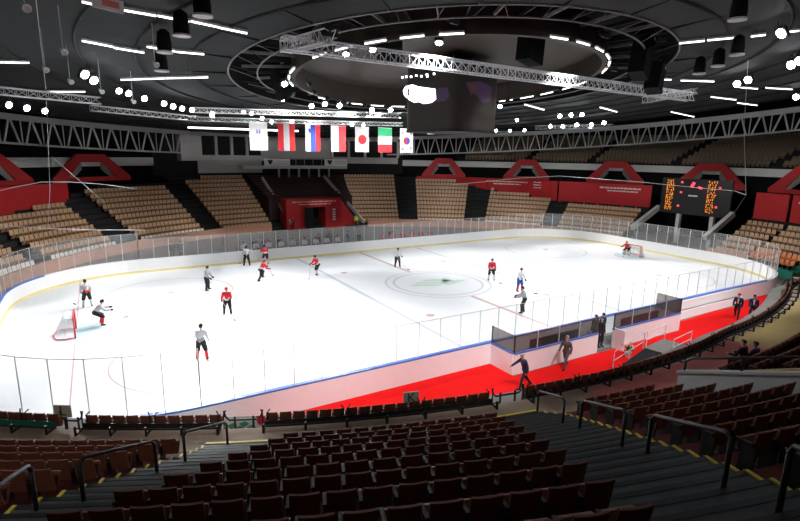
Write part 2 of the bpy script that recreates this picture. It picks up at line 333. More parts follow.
o, J = person(dict(WALK, lean=14, shR=55, elR=10, nod=18), suit('navy', 'cloth_black', 'hair_grey'), 'grey-haired man in a navy coat reaching forward while walking on the red carpet', (p.x, p.y, .035), face_dir(165), 1.02, fine=True)
p = at_z(565, 368, .03)
o, J = person(dict(WALK, lean=4), suit('camo', 'camo', 'hair_grey'), 'man in a mottled grey-brown outfit striding along the penalty box wall', (p.x, p.y, .035), face_dir(190), 1.02, fine=True)
for px, py, hd_, lab, ps in ((736, 318.5, 195, 'man in a dark suit walking beside the white mats', WALK), (751, 320.5, 205, 'man in a dark suit following the other suited man, nearer the front row', dict(WALK, hipL=-15, hipR=24))):
    p = at_z(px, py, .03); person(ps, suit('navy', 'cloth_black', 'hair')+[('shirt_front', 'shirtfront', 0, 'jersey_white')], lab, (p.x, p.y, .035), face_dir(hd_), 1.03, fine=True)
p = at_z(604, 349, .1); person(STAND, suit('cloth_black', 'cloth_black', 'hair'), 'person in black standing in the open penalty box doorway', (p.x, p.y+.3, .12), face_dir(-90), 1.)
for px, lab in ((578, 'person in dark clothes inside the penalty box behind the glass'), (590, 'person in black inside the penalty box, next to the doorway')):
    p = at_z(px, 338, .1); person(STAND, suit('cloth_black', 'cloth_black', 'hair'), lab, (p.x, -16.1, .12), face_dir(90), .98)
# benches beyond the far boards
def bench(x0, x1, y, label):
    t = thing('team_bench', label, 'bench', ((x0+x1)/2, y, .2)); L = x1-x0
    m = MB(); m.box((0, 0, .42), (L, .34, .05)); m.build('seat', 'steel', t)
    for k in range(5): m = MB(); m.box((-L/2+.2+k*(L-.4)/4, 0, .2), (.06, .3, .4)); m.build('leg', 'black', t)
bench(-12.6, -1.0, 16.9, 'long team bench of the white team beyond the far boards'); bench(3.4, 11.2, 16.9, 'long team bench of the red team beyond the far boards')
src = None
for k in range(9):
    x = -12.0+k*1.28; lab = ORD[k]+' white-shirted hockey player counted from the goal end, sitting on the white team bench'
    if src is None: src, _ = person(SIT, WHT3, lab, (x, 17.0, .24), PI, 1.08, 'players on the white team bench')
    else: copy_thing(src, lab, 'players on the white team bench', (x, 17.0, .24), PI+random.uniform(-.3, .3))
src = None
for k in range(6):
    x = 4.0+k*1.3; lab = ORD[k]+' red-shirted hockey player counted from the gate, sitting on the red team bench'
    if src is None: src, _ = person(SIT, RED, lab, (x, 17.0, .24), PI, 1.08, 'players on the red team bench')
    else: copy_thing(src, lab, 'players on the red team bench', (x, 17.0, .24), PI+random.uniform(-.3, .3))
src = None
for x, y, lab in ((-10.6, 18.0, 'first coach in black standing behind the white team bench'), (-9.7, 17.9, 'second coach in black standing behind the white team bench'), (-8.0, 18.1, 'third coach in black standing behind the white team bench'),
                  (-3.6, 18.0, 'fourth coach in black standing behind the white team bench'), (1.2, 17.6, 'person in black standing in the gap between the two team benches'), (.2, 18.6, 'person in navy behind the gap between the benches'),
                  (5.6, 18.1, 'coach in black standing behind the red team bench'), (-18.3, 19.6, 'person in dark clothes standing behind the far glass'), (-17.5, 19.5, 'second person in dark clothes standing behind the far glass')):
    if src is None: src, _ = person(STAND, suit('cloth_black', 'cloth_black', 'hair'), lab, (x, y, .02), PI, 1.03)
    else: copy_thing(src, lab, None, (x, y, .02), PI+random.uniform(-.8, .8))
p = at_R(353, 226, 34.0); person(STAND, suit('neon', 'cloth_black', 'hair'), 'steward in a neon yellow vest beside the red gateway', (p.x, p.y-1, .02), PI, 1.1)
p = at_R(293, 226, 33.2); person(STAND, suit('redcloth', 'cloth_black', 'hair'), 'person in dark red standing at the edge of the red gateway', (p.x, p.y, .02), PI, 1.1)

BEAM_W = 7300.; WIDE_W = 5200.; CORNER_W = 3200.; EXPO = .35
# ================================================================== RINK
L_, W_, RC = 30., 15., 8.5
def arc(cx, cy, r, a0, a1, n): return [(cx+r*cos(rad(a0+(a1-a0)*i/n)), cy+r*sin(rad(a0+(a1-a0)*i/n))) for i in range(n+1)]
def outline(off=0., n=14):
    r = RC+off; x, y = L_-RC, W_-RC
    return arc(x, y, r, 0, 90, n)+arc(-x, y, r, 90, 180, n)+arc(-x, -y, r, 180, 270, n)+arc(x, -y, r, 270, 360, n)
def resample(pts, step):
    out = [pts[0]]; acc = 0.; d = [math.dist(pts[i], pts[i+1]) for i in range(len(pts)-1)]; T = sum(d); n = max(1, round(T/step)); st = T/n; k = 1; pos = 0.; i = 0
    while k < n:
        while acc+d[i] < k*st: acc += d[i]; i += 1
        t = (k*st-acc)/d[i]; out.append((pts[i][0]+(pts[i+1][0]-pts[i][0])*t, pts[i][1]+(pts[i+1][1]-pts[i][1])*t)); k += 1
    return out+[pts[-1]]
def sect(off=0.):
    r = RC+off; x, y = L_-RC, W_-RC
    return dict(far=[(x, W_+off), (-x, W_+off)], goal_end=arc(-x, y, r, 90, 180, 14)+arc(-x, -y, r, 180, 270, 14), near=[(-x, -W_-off), (x, -W_-off)], far_end=arc(x, -y, r, 270, 360, 14)+arc(x, y, r, 0, 90, 14))
m = MB().use('ice'); o_ = outline(.05); m.add([(x, y, 0) for x, y in o_]+[(0, 0, 0)], [(i, (i+1) % len(o_), len(o_)) for i in range(len(o_))])
def line(x0, x1, mt, w=15.02, z=.004):
    m.use(mt); m.add([(x0, -w, z), (x1, -w, z), (x1, w, z), (x0, w, z)], [(0, 1, 2, 3)])
line(-7.29, -6.99, 'line_blue'); line(6.99, 7.29, 'line_blue'); line(-.15, .15, 'line_red'); line(-26.03, -25.97, 'line_red', 14.3); line(25.97, 26.03, 'line_red', 14.3)
def ringm(cx, cy, r, w, mt, z=.005, a0=0, a1=360, n=56):
    m.use(mt); A = arc(cx, cy, r-w/2, a0, a1, n); B = arc(cx, cy, r+w/2, a0, a1, n); m.strip([(x, y, z) for x, y in A], [(x, y, z) for x, y in B], True)
def dotm(cx, cy, r, mt, z=.006): m.use(mt); A = arc(cx, cy, r, 0, 360, 20)[:-1]; m.add([(x, y, z) for x, y in A], [tuple(range(20))])
m.use('ice'); A = arc(0, 0, 4.5, 0, 360, 48)[:-1]; m.add([(x, y, .006) for x, y in A], [tuple(range(48))])
ringm(0, 0, 4.42, .16, 'line_grey', .008); ringm(0, 0, 3.75, .22, 'line_grey', .008)
for sx in (-1, 1):
    for sy in (-1, 1):
        ringm(sx*20, sy*7, 4.5, .07, 'line_red'); dotm(sx*20, sy*7, .35, 'line_red'); dotm(sx*5.5, sy*7, .3, 'line_red')
        for q in (-1, 1):
            for s2 in (-1, 1): m.use('line_red'); m.add([(sx*20+q*.3, sy*7+s2*.6, .005), (sx*20+q*1.4, sy*7+s2*.6, .005), (sx*20+q*1.4, sy*7+s2*.66, .005), (sx*20+q*.3, sy*7+s2*.66, .005)], [(0, 1, 2, 3)])
    m.use('crease'); A = arc(sx*26, 0, 1.85, 90, 270, 20) if sx > 0 else arc(sx*26, 0, 1.85, -90, 90, 20); m.add([(x, y, .007) for x, y in A], [tuple(range(21))])
    ringm(sx*26, 0, 1.85, .06, 'line_red', .009, 90 if sx > 0 else -90, 270 if sx > 0 else 90, 20)
# pale green winged emblem in the centre circle
m.use('logo_green'); c_, s_ = cos(rad(-12)), sin(rad(-12))
def emb(poly): m.add([(x*c_-y*s_, x*s_+y*c_, .011) for x, y in poly], [tuple(range(len(poly)))])
emb([(-2.9, -.4), (-.4, -.9), (.4, -.55), (-1.8, .1)]); emb([(-2.2, .35), (.2, -.3), (.9, .0), (-1.0, .8)]); emb([(-1.3, 1.05), (.9, .25), (1.5, .55), (.2, 1.45)])
emb([(.5, -1.0), (2.9, .35), (1.7, .45), (1.1, 1.5), (.4, .2)])
for x in (-5.6, 5.2): m.use('line_grey'); m.add([(x-.8, -8.6, .005), (x+.8, -8.6, .005), (x+.8, -7.9, .005), (x-.8, -7.9, .005)], [(0, 1, 2, 3)]) if x > 9 else None
tag(m.build('ice_floor', 'ice'), 'white ice sheet with painted lines and circles', 'ice', None, 'structure')

m = MB(); A = [(70*cos(2*PI*i/64), 70*sin(2*PI*i/64), -.03) for i in range(64)]; m.add(A, [tuple(range(64))]); tag(m.build('floor', 'conc'), kind='structure')
SIDE = dict(far='white boards with yellow kick strip along the far side of the rink by the benches', goal_end='curved white boards with blue cap behind the nearer goal',
            near='boards along the near side of the rink above the red carpet', far_end='curved white boards around the distant goal')
GS = dict(far='clear glass panes on posts along the far side boards', goal_end='clear glass panes around the curved end behind the nearer goal',
          near='clear glass panes on posts along the near side boards', far_end='clear glass panes around the distant goal end')
S0, S1, S2, SG = sect(0), sect(-.012), sect(.2), sect(.1)
for k in SIDE:
    t = thing('rink_boards', SIDE[k], 'rink boards', (*S0[k][0], 0)); off = Vector((*S0[k][0], 0))
    def wall(A, B, z0, z1):
        mm = MB(); P = lambda q, z: Vector((q[0], q[1], z))-off
        mm.strip([P(q, z0) for q in A], [P(q, z1) for q in A]); mm.strip([P(q, z1) for q in A], [P(q, z1) for q in B]); mm.strip([P(q, z1) for q in B], [P(q, z0) for q in B]); return mm
    wall(S0[k], S2[k], -.02, 1.12).build('board_wall', 'white', t); wall(S1[k], S0[k], .0, .2).build('kick_strip', 'kick', t); [wall(A_, B_, 1.12, 1.2).build('cap_rail', c_, t) for A_, B_, c_ in ([(S1[k], S2[k], 'white' if k in ('far', 'far_end') else 'rail_blue')] if k != 'goal_end' else [(S1[k][:9], S2[k][:9], 'white'), (S1[k][8:], S2[k][8:], 'rail_blue')])]
    t = thing('rink_glass', GS[k], 'glass', (*SG[k][0], 1.2)); off = Vector((*SG[k][0], 1.2)); P = resample(SG[k], 1.24); H = 1.75
    if k == 'goal_end': H = 2.3
    if k == 'far_end': H = 2.0
    for i in range(len(P)-1):
        a, b = Vector((*P[i], 1.2))-off, Vector((*P[i+1], 1.2))-off; d = (b-a).normalized()*.03
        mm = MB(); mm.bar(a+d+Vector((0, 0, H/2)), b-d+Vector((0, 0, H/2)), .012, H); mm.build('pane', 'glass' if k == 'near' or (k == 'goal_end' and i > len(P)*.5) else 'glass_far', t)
    mm = MB(); mm.tube([Vector((*q, 1.2+H))-off for q in P], .014, 5); mm.build('top_edge', 'steel', t)
    for q in P:
        a = Vector((*q, 1.2))-off; mm = MB(); mm.box(a+Vector((0, 0, H/2)), (.035, .035, H)); mm.build('post', 'post', t)
# goals
def goal(sx, label):
    t = thing('hockey_goal', label, 'goal', (sx*26, 0, 0)); d = sx
    m = MB(); m.tube([(0, -.92, 0), (0, -.92, 1.2), (0, -.85, 1.25), (0, .85, 1.25), (0, .92, 1.2), (0, .92, 0)], .04, 8); m.build('goal_frame', 'flag_red', t, True)
    base = [(0, -.92, .03), (d*.5, -1.0, .03), (d*.95, -.8, .03), (d*1.12, 0, .03), (d*.95, .8, .03), (d*.5, 1.0, .03), (0, .92, .03)]
    m = MB(); m.tube(base, .035, 6); m.build('base_frame', 'flag_red', t, True)
    top = [(0, -.92, 1.2), (d*.25, -.95, 1.2), (d*.45, -.7, 1.2), (d*.5, 0, 1.2), (d*.45, .7, 1.2), (d*.25, .95, 1.2), (0, .92, 1.2)]
    m = MB(); m.strip([Vector(p) for p in base], [Vector(p) for p in top]); m.add(top, [tuple(range(7))]); m.build('net', 'net', t)
goal(-1, 'red-framed goal with white net at the nearer end, by the blue crease'); goal(1, 'red-framed goal with white net at the distant end, below the scoreboard')
# penalty box on the near side
t = thing('penalty_box', 'white walled penalty box with blue rail and low glass on the near side', 'penalty box', (-.2, -16.1, 0)); o3 = Vector((-.2, -16.1, 0))
for a, b in (((-7.2, -15.2), (-7.2, -16.85)), ((-7.2, -16.85), (-1.0, -16.85)), ((.35, -16.85), (6.8, -16.85)), ((6.8, -16.85), (6.8, -15.2))):
    a3, b3 = Vector((*a, 0))-o3, Vector((*b, 0))-o3; zz = lambda z: Vector((0, 0, z))
    m = MB(); m.bar(a3+zz(.55), b3+zz(.55), .12, 1.1); m.build('wall_panel', 'white', t)
    m = MB(); m.bar(a3+zz(1.13), b3+zz(1.13), .16, .07); m.build('cap_rail', 'rail_blue', t)
    n = max(1, round((b3-a3).length/1.6))
    for i in range(n):
        p, q = a3.lerp(b3, i/n), a3.lerp(b3, (i+1)/n); m = MB(); m.bar(p+zz(1.165+.45), q+zz(1.165+.45), .015, .9); m.build('pane', 'glass_shaded', t)
        m = MB(); m.box(p+zz(1.165+.45), (.05, .05, .9)); m.build('post', 'steel' if i else 'black', t)
m = MB(); m.box((.62, -1.12, .62), (.08, .7, 1.2)); m.xf(Matrix.Translation((0, 0, 0))); m.build('door', 'white', t)
m = MB(); m.box((0, .05, .05), (14, 1.6, .1)); m.build('box_floor', 'conc', t)
for x0, lab in ((-3.9, 'brown bench inside the penalty box left of its doorway as seen from the rink seats'), (3.4, 'brown bench inside the penalty box beyond its doorway')):
    lab = 'brown bench inside the penalty box '+('on the side nearer the man in navy' if x0 < 0 else 'beyond its doorway')
    t = thing('wooden_bench', lab, 'bench', (x0, -16.2, .1)); m = MB(); m.box((0, 0, .45), (3.6, .35, .06)); m.build('seat', 'brown', t); m = MB(); m.box((0, -.2, .95), (3.6, .05, .75)); m.build('backrest', 'brown_dark', t)
    for s in (-1.6, 0, 1.6): m = MB(); m.box((s, 0, .2), (.08, .3, .42)); m.build('leg', 'black', t)
# white mats on the near boards
for z0, y, h, lab in ((0, -15.75, .52, 'lower white padded mat along the near boards by the suited men'), (.56, -15.5, .55, 'upper white padded mat along the near boards by the suited men')):
    m = MB(); m.prism([(7.0, y, z0), (17.2, y+.12, z0), (17.2, y+.2, z0+h), (7.0, y+.1, z0+h)], (0, .1, 0)); tag(m.build('padded_mat', 'white'), lab, 'mat')
m = MB(); m.box((6.95, -15.75, .6), (.06, .5, 1.2)); tag(m.build('end_panel', 'white'), 'narrow white panel standing at the end of the penalty box by the mats', 'panel')
# carpet
ce = [(-20.9, -14.6), (-18.5, -15.25), (-7.3, -15.25), (-7.3, -17.0), (6.9, -17.0), (6.9, -16.0), (13.2, -15.75), (15.6, -15.9), (17.6, -15.4), (21.6, -15.3), (23.4, -16.2), (21, -18.2), (14, -19.8), (8, -21.3), (0, -22.3), (-6, -22.3), (-12, -21.6), (-16, -20.3), (-19.5, -18.2)]
m = MB(); m.prism([(x, y, 0) for x, y in ce], (0, 0, .025)); tag(m.build('red_carpet', 'carpet'), 'bright red carpet between the near boards and the front row of seats', 'carpet')
# ramp platform with rails
c = at_z(668, 347, .45); t = thing('ramp_platform', 'low grey stepped platform with thin rails on the red carpet', 'platform', (c.x, c.y, 0), rad(8))
m = MB(); m.box((0, 0, .42), (2.3, 1.5, .07)); m.build('deck', 'conc', t)
for x in (-1.05, 1.05):
    for y in (-.65, .65): m = MB(); m.box((x, y, .2), (.07, .07, .38)); m.build('leg', 'steel', t)
m = MB(); m.prism([(-1.15, .7, .0), (-4.6, .2, .02), (-4.6, -.35, .02), (-1.15, -.6, 0)], (0, 0, .05)); m.prism([(-1.15, .7, .38), (-3.6, .7, .04), (-3.6, -.6, .04), (-1.15, -.6, .38)], (0, 0, .05)); m.build('ramp', 'black', t)
for y in (-.7, .7):
    m = MB(); m.tube([(-1.1, y, .4), (-1.1, y, 1.35), (1.1, y, 1.35), (1.1, y, .4)], .025, 6); m.tube([(-1.1, y, .9), (1.1, y, .9)], .02, 6); m.build('rail', 'post', t)
m = MB(); m.tube([(-4.4, .75, 0), (-4.4, .75, 1.0), (-1.3, .75, 1.35), (-1.3, .75, .4)], .025, 6); m.tube([(-4.4, .75, .5), (-1.3, .75, .85)], .02, 6); m.tube([(-2.8, .75, .2), (-2.8, .75, 1.18)], .02, 6); m.build('rail', 'steel', t)
c = at_z(641, 360, .0); t = thing('potted_plant', 'small potted plant with pale flowers beside the grey platform', 'plant', (c.x-.3, c.y+.6, .025))
m = MB(); m.lathe([(.14, 0), (.2, .3), (.17, .3), (.12, .1)], 12); m.build('pot', 'tan_white', t); m = MB()
for i in range(40):
    a, r, h = random.uniform(0, 6.28), random.uniform(.05, .38), random.uniform(.3, .65); p = Vector((r*cos(a), r*sin(a), h)); q = p*.3+Vector((0, 0, .25))
    m.add([q, p+Vector((.05*sin(a), -.05*cos(a), 0)), p*1.15, p-Vector((.05*sin(a), -.05*cos(a), 0))], [(0, 1, 2, 3)])
m.build('foliage', 'flower', t); m = MB()
for i in range(14): a = random.uniform(0, 6.28); m.lathe([(.01, -.04), (.05, 0), (.01, .04)], 6, (.25*cos(a), .25*sin(a), random.uniform(.45, .65)))
m.build('flowers', 'petal', t)
c = at_z(785, 294, 0); t = thing('folding_easel', 'small dark folding easel stand at the far end of the red carpet', 'stand', (c.x, c.y, 0))
for a in (90, 210, 330): m = MB(); m.bar((.08*cos(rad(a)), .08*sin(rad(a)), 1.25), (.6*cos(rad(a)), .6*sin(rad(a)), 0), .06, .06); m.build('leg', 'navy', t)

# ================================================================== FAR STAND
def pol(R, a, z, C=(0, 0)): return Vector((C[0]+R*cos(rad(a)), C[1]+R*sin(rad(a)), z))
def pband(m, R0, R1, a0, a1, z0, z1, n=None, C=(0, 0), tilt=(0, 0)):      # curved box; tilt: z drops with y (top, bottom)
    n = n or max(1, int(abs(a1-a0)/2.)); A = [a0+(a1-a0)*i/n for i in range(n+1)]
    def P(R, a, z, k): p = pol(R, a, z, C); p.z -= tilt[k]*p.y; return p
    r = [[P(R, a, z, k) for a in A] for R, z, k in ((R0, z0, 1), (R1, z0, 1), (R1, z1, 0), (R0, z1, 0))]
    for i in range(4): m.strip(r[i], r[(i+1) % 4], True)
    for e in (0, -1): m.add([r[i][e] for i in range(4)], [(0, 1, 2, 3)])
    return m
slope = lambda R: 1.35+.57*(R-35)
RW = [(150, 41.9), (140, 41.9), (132, 42.1), (126, 43.8), (120, 44.8), (112, 44.5), (110, 46.5), (95, 46), (75, 46), (65, 46.4), (60, 45.3), (53, 45.2), (48, 44), (43, 42.9), (39, 42.8), (30.5, 41), (11, 41), (-60, 41)]
def Rw(a):
    if a >= 150: return 41.9
    for (a1, r1), (a0, r0) in zip(RW, RW[1:]):
        if a0 <= a <= a1: return r0+(r1-r0)*(a-a0)/(a1-a0)
    return 41.
DR = .95
m = MB()
for a0, a1 in ((168, 11.2), (-6.2, -40)):
    for k in range(14):
        R = 34.4+DR*k; n = int((a0-a1)/2.5); A = [a0+(a1-a0)*i/n for i in range(n+1)]
        seg = [a for a in A if R < Rw(a)+.5]
        runs = []
        for a in A:
            if R < Rw(a)+.6:
                if runs and abs(runs[-1][-1]-a) < 4: runs[-1].append(a)
                else: runs.append([a])
        for s in runs:
            if len(s) > 1: pband(m, R, R+DR+.05, s[0], s[-1], (-.02 if k == 0 else slope(R)-1.6), slope(R)-.78, len(s)-1)
tag(m.build('terrace_floor', 'dark'), kind='structure')
m = MB(); pband(m, 33.75, 34.0, 168, 97, -.02, 1.05); pband(m, 33.75, 34.0, 73, 11.5, -.02, 1.05); pband(m, 33.75, 34.0, -6.5, -40, -.02, 1.05)
tag(m.build('trim_1', 'plinth'), kind='structure')
# back walls under the gallery
m = MB(); pband(m, 47.2, 47.5, 170, 62, 0, 15, 40); pband(m, 47.2, 47.5, 62, -45, 0, 8.9, 40); tag(m.build('wall_far', 'blackmatt'), kind='structure')
m = MB(); pband(m, 54, 54.4, 170, -60, 8, 22, 60); tag(m.build('wall_gallery', 'blackmatt'), kind='structure')
m = MB(); pband(m, 45.9, 47.3, 112, 170, 8.55, 9.6, 30); pband(m, 45.9, 47.3, 63, -45, 8.6, 9.55, 50)
tag(m.build('trim_2', 'fascia'), kind='structure')
m = MB(); pband(m, 46.0, 54, 112, 170, 9.5, 9.6, 30); pband(m, 46.0, 54, 63, -45, 9.45, 9.55, 50); tag(m.build('gallery_floor', 'dark'), kind='structure')
def az_at(px, py, R): p = at_R(px, py, R); return deg(math.atan2(p.y, p.x))
# red banner walls
def red_wall(pts, label, txt):
    A = []; m = MB(); n = 12; a0, a1 = pts
    A = [a0+(a1-a0)*i/n for i in range(n+1)]
    lo = [pol(Rw(a)+.05, a, slope(Rw(a))-1.0) for a in A]; hi = [pol(Rw(a)+.05, a, 6.95) for a in A]; lo2 = [pol(Rw(a)+.25, a, slope(Rw(a))-1.0) for a in A]; hi2 = [pol(Rw(a)+.25, a, 6.95) for a in A]
    m.strip(lo, hi); m.strip(hi, hi2); m.strip(hi2, lo2)
    o = m.build('red_banner', 'redcloth'); tag(o, label, 'banner')
    for (b0, b1, z, h) in txt:
        q = MB(); N = max(3, int(abs(b1-b0)*3)); k = 0
        while k < N:
            w = random.choice((2, 3, 4)); e = min(N, k+w); c0, c1 = b0+(b1-b0)*k/N, b0+(b1-b0)*(e-.35)/N
            r0, r1 = Rw(c0)-.0, Rw(c1)-.0; q.add([pol(r0, c0, z-h/2), pol(r1, c1, z-h/2), pol(r1, c1, z+h/2), pol(r0, c0, z+h/2)], [(0, 1, 2, 3)]); k = e
        q.build('printed_lines', 'text_white', o)
red_wall((60, 45), 'plain red banner wall stepping down above the pale seats past the dark stair', [])
red_wall((44.9, 29.5), 'red banner wall with two white printed lines between two red arches', [(45, 36, 6.5, .16), (43.5, 37.5, 6.12, .14), (34.8, 33.0, 6.6, .14), (34.8, 33.0, 6.2, .14), (34.8, 33, 5.8, .14)])
red_wall((29.2, 11.2), 'red banner wall with two white printed lines beside the scoreboard', [(21, 13, 6.35, .2), (19.5, 13.5, 5.95, .16)])
red_wall((-6.5, -11.5), 'plain red banner wall next to the scoreboard on its far end side', []); red_wall((-12, -30), 'red banner wall with white printed lines above the last bank of seats', [(-13, -20, 6.2, .2), (-14, -19, 5.8, .16)])
red_wall((166, 128.5), 'long red banner wall above the bank of seats behind the nearer goal', [(150, 146, 6.3, .2), (150, 147, 5.95, .16)])
# red arches around the gangways
def arch(a, label, R=45.4, half=6.4, z0=7.3, z1=10.0):
    t = thing('red_arch', label, 'arch', pol(R, a, 0), rad(a)); w = half
    def P(u, z, d=0): return Vector((d-u*u/(2*R), u, z))
    wd = w*R*PI/180
    m = MB(); out = [(-wd, z0), (-wd*.36, z1), (wd*.36, z1), (wd, z0)]; inn = None
    q = [(-wd, z0), (-wd*.36, z1), (-wd*.28, z1-.95), (-wd*.6, z0)]; m.prism([P(u, z) for u, z in q], (.4, 0, 0))
    q = [(-wd*.36, z1), (wd*.36, z1), (wd*.28, z1-.95), (-wd*.28, z1-.95)]; m.prism([P(u, z) for u, z in q], (.4, 0, 0))
    q = [(wd*.36, z1), (wd, z0), (wd*.6, z0), (wd*.28, z1-.95)]; m.prism([P(u, z) for u, z in q], (.4, 0, 0)); m.build('arch_band', 'redpaint', t)
    for s in (-1, 1):
        m = MB(); m.prism([P(s*wd*.58, z0, .15), P(s*wd*.46, z0, .15), P(s*wd*.25, z0+.9, .15), P(s*wd*.25, z1-1.0, .15), P(s*wd*.3, z1-1.0, .15)], (.1, 0, 0)); m.build('gusset', 'conc', t)
    m = MB(); m.prism([P(wd, z0, -.02), P(-wd, z0, -.02), P(-wd, z0-.5, -.02), P(wd, z0-.5, -.02)], (.3, 0, 0)); m.build('sill_band', 'redpaint', t)
for px, py, lab, h in ((91, 157, 'red trapezoid arch framing the gangway above the seats behind the nearer goal', 6.0), (444, 158, 'red trapezoid arch above the pale seats beside the hanging flags', 4.6), (527, 160, 'red trapezoid arch, next after the first beyond the flags', 4.6),
                       (616, 163, 'red trapezoid arch between the second arch and the scoreboard', 5.2), (711, 168, 'red trapezoid arch directly over the scoreboard', 5.5), (812, 172, 'red trapezoid arch above the last bank of seats', 5.5), (-15, 157, 'red trapezoid arch at the near end of the banner wall behind the goal', 6)):
    arch(az_at(px, py, 45.4), lab, half=h)
# far seats: one mass of the smaller, more distant seats
STUFF = MB()
SEATV = {}
def far_seat(R, a, m1, m2):
    z = slope(R)-.78; th = rad(a)+PI/2; c, s = cos(th), sin(th); b = pol(R+.35, a, z)
    T = Matrix(((c, -s, 0, b.x), (s, c, 0, b.y), (0, 0, 1, b.z), (0, 0, 0, 1))); i0 = len(STUFF.v)
    STUFF.use(m1); STUFF.add([(-.23, -.02, .3), (.23, -.02, .3), (.215, -.1, .8), (-.215, -.1, .8), (-.23, -.06, .3), (.23, -.06, .3), (.215, -.14, .8), (-.215, -.14, .8)], [(3, 2, 1, 0), (4, 5, 6, 7), (2, 3, 7, 6), (0, 3, 7, 4), (1, 5, 6, 2)])
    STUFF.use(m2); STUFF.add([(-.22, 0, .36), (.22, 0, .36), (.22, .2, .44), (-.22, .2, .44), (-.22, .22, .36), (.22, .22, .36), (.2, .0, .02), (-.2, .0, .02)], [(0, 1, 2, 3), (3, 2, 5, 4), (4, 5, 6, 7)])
    STUFF.xf(T, i0)
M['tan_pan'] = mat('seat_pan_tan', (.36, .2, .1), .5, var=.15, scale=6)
BL = [(164, 147), (143.8, 130.8), (125.6, 111.8), (107.5, 96.2), (75.5, 64.9), (60.3, 48.9), (43.9, 30.6), (26.7, 12.0), (-6.8, -12.6), (-13.2, -30)]
M['tan_dim'] = mat('seat_tan_dimmed', (.2, .15, .1), .6, var=.15, scale=2); nfar = 0  # gallery seats: the same tan, darkened to paint in the dim light
for bi, (a0, a1) in enumerate(BL):
    for k in range(14):
        R = 34.6+DR*k; n = int((a0-a1)*rad(1)*R/.5)
        for i in range(n):
            a = a0+(a1-a0)*(i+.5)/n
            if R > Rw(a)-.75: continue
            if bi == 3 and k > 10 and a > 104: continue
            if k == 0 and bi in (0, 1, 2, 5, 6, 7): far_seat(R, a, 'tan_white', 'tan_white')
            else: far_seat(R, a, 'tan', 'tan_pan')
            nfar += 1
for a0, a1 in ((50, 38), (36.5, 26), (24.5, 11.5), (9.8, -3.2), (-5, -20)):          # gallery seats
    for j in range(8):
        R = 47+.8*j; n = int((a0-a1)*rad(1)*R/.52)
        for i in range(n):
            a = a0+(a1-a0)*(i+.5)/n-.45*j; i0 = len(STUFF.v); far_seat(R, a, 'tan_dim', 'tan_dim'); dz = 9.75+.5*j-(slope(R)-.78)
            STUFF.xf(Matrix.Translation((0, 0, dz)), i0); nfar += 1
m = MB()
for j in range(9): pband(m, 46.8+.8*j, 47.65+.8*j, 52, -40, 9.5, 9.73+.5*j, 40)
tag(m.build('gallery_terrace_floor', 'dark'), kind='structure')
# red players' gateway
t = thing('red_gateway', 'red gateway box with a dark doorway and white printed lines under the flags', 'gateway', (2, 34, 0))
def gbox(n_, mt, x0, x1, y0, y1, z0, z1): m = MB(); m.box(((x0+x1)/2-2, (y0+y1)/2-34, (z0+z1)/2), (x1-x0, y1-y0, z1-z0)); return m.build(n_, mt, t)
gbox('side_wall', 'redpaint', -2.0, .6, 33.5, 36.5, -.02, 4.2); gbox('side_wall', 'redpaint', 3.7, 6.1, 33.5, 36.5, -.02, 4.2); gbox('lintel', 'redpaint', .6, 3.7, 33.5, 36.5, 3.05, 4.2); gbox('doorway_back', 'blackmatt', .6, 3.7, 36.2, 36.5, -.02, 3.05)
gbox('door_leaf', 'board_black', .7, 1.9, 33.6, 33.7, .0, 3.0)
for i, (z, x0, x1) in enumerate(((3.85, -1.2, 5.2), (3.5, -.2, 4.4))):
    m = MB(); x = x0
    while x < x1: w = random.uniform(.25, .7); m.box((x+w/2-2, -.52, z), (min(w, x1-x), .02, .13)); x += w+.12
    m.build('printed_line', 'text_white', t)
m = MB()
for i in range(5): m.box((5.0-2, -.52, 1.2+i*.36), (.42 if i % 2 else .5, .02, .2))
m.build('printed_column', 'text_white', t)
m = MB(); m.prism([(6.1-2, -.2, 0), (9.2-2, -.6, 0), (6.1-2, -.2, 4.2)], (0, .3, 0)); m.build('wing_wall', 'redpaint', t)
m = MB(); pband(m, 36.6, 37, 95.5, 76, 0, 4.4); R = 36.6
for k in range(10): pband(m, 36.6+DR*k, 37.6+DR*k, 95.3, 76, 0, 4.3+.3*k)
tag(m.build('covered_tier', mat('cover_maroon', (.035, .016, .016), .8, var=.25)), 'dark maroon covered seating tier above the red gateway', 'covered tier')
for (p, q), lab in ((((262, 178), (291, 223)), 'grey sloping handrail on the goal side of the red gateway'), (((324, 176), (364, 222)), 'grey sloping handrail on the bench side of the red gateway')):
    a, b = at_R(*p, 42.0), at_R(*q, 33.2); m = MB(); m.bar(a, b, .25, .45); tag(m.build('sloping_handrail', 'steel'), lab, 'handrail')
# press box and balcony behind the flags
m = MB(); pband(m, 46.2, 46.6, 63, 112, 7.2, 13.4, 24); tag(m.build('wall_press', 'dark'), kind='structure')
aL, aR = az_at(200, 145, 45), az_at(262, 145, 45)
t = thing('press_box', 'grey press box with four dark windows next to the white flag', 'press box', pol(45, (aL+aR)/2, 9.3))
def rel(m, o): m.xf(Matrix.Translation(-Vector(o))); return m
o_ = t.location
m = MB(); pband(m, 44.9, 46.3, aL+1.2, aR-1, 9.2, 10.0, 8); pband(m, 44.9, 46.3, aL+1.2, aR-1, 12.7, 13.2, 8)
for i in range(5): a = aL+(aR-aL)*i/4; pband(m, 44.9, 45.3, a+.25, a-.25, 10, 12.7, 1)
pband(m, 44.9, 46.3, aL+3.6, aL, 9.2, 13.2, 2)
fr_ = rel(m, o_).build('frame', 'grey_wall', t)
for i in range(4): m = MB(); pband(m, 45.2, 45.3, aL+(aR-aL)*i/4, aL+(aR-aL)*(i+1)/4, 10, 12.7, 2); rel(m, o_).build('window_pane', 'window', fr_)
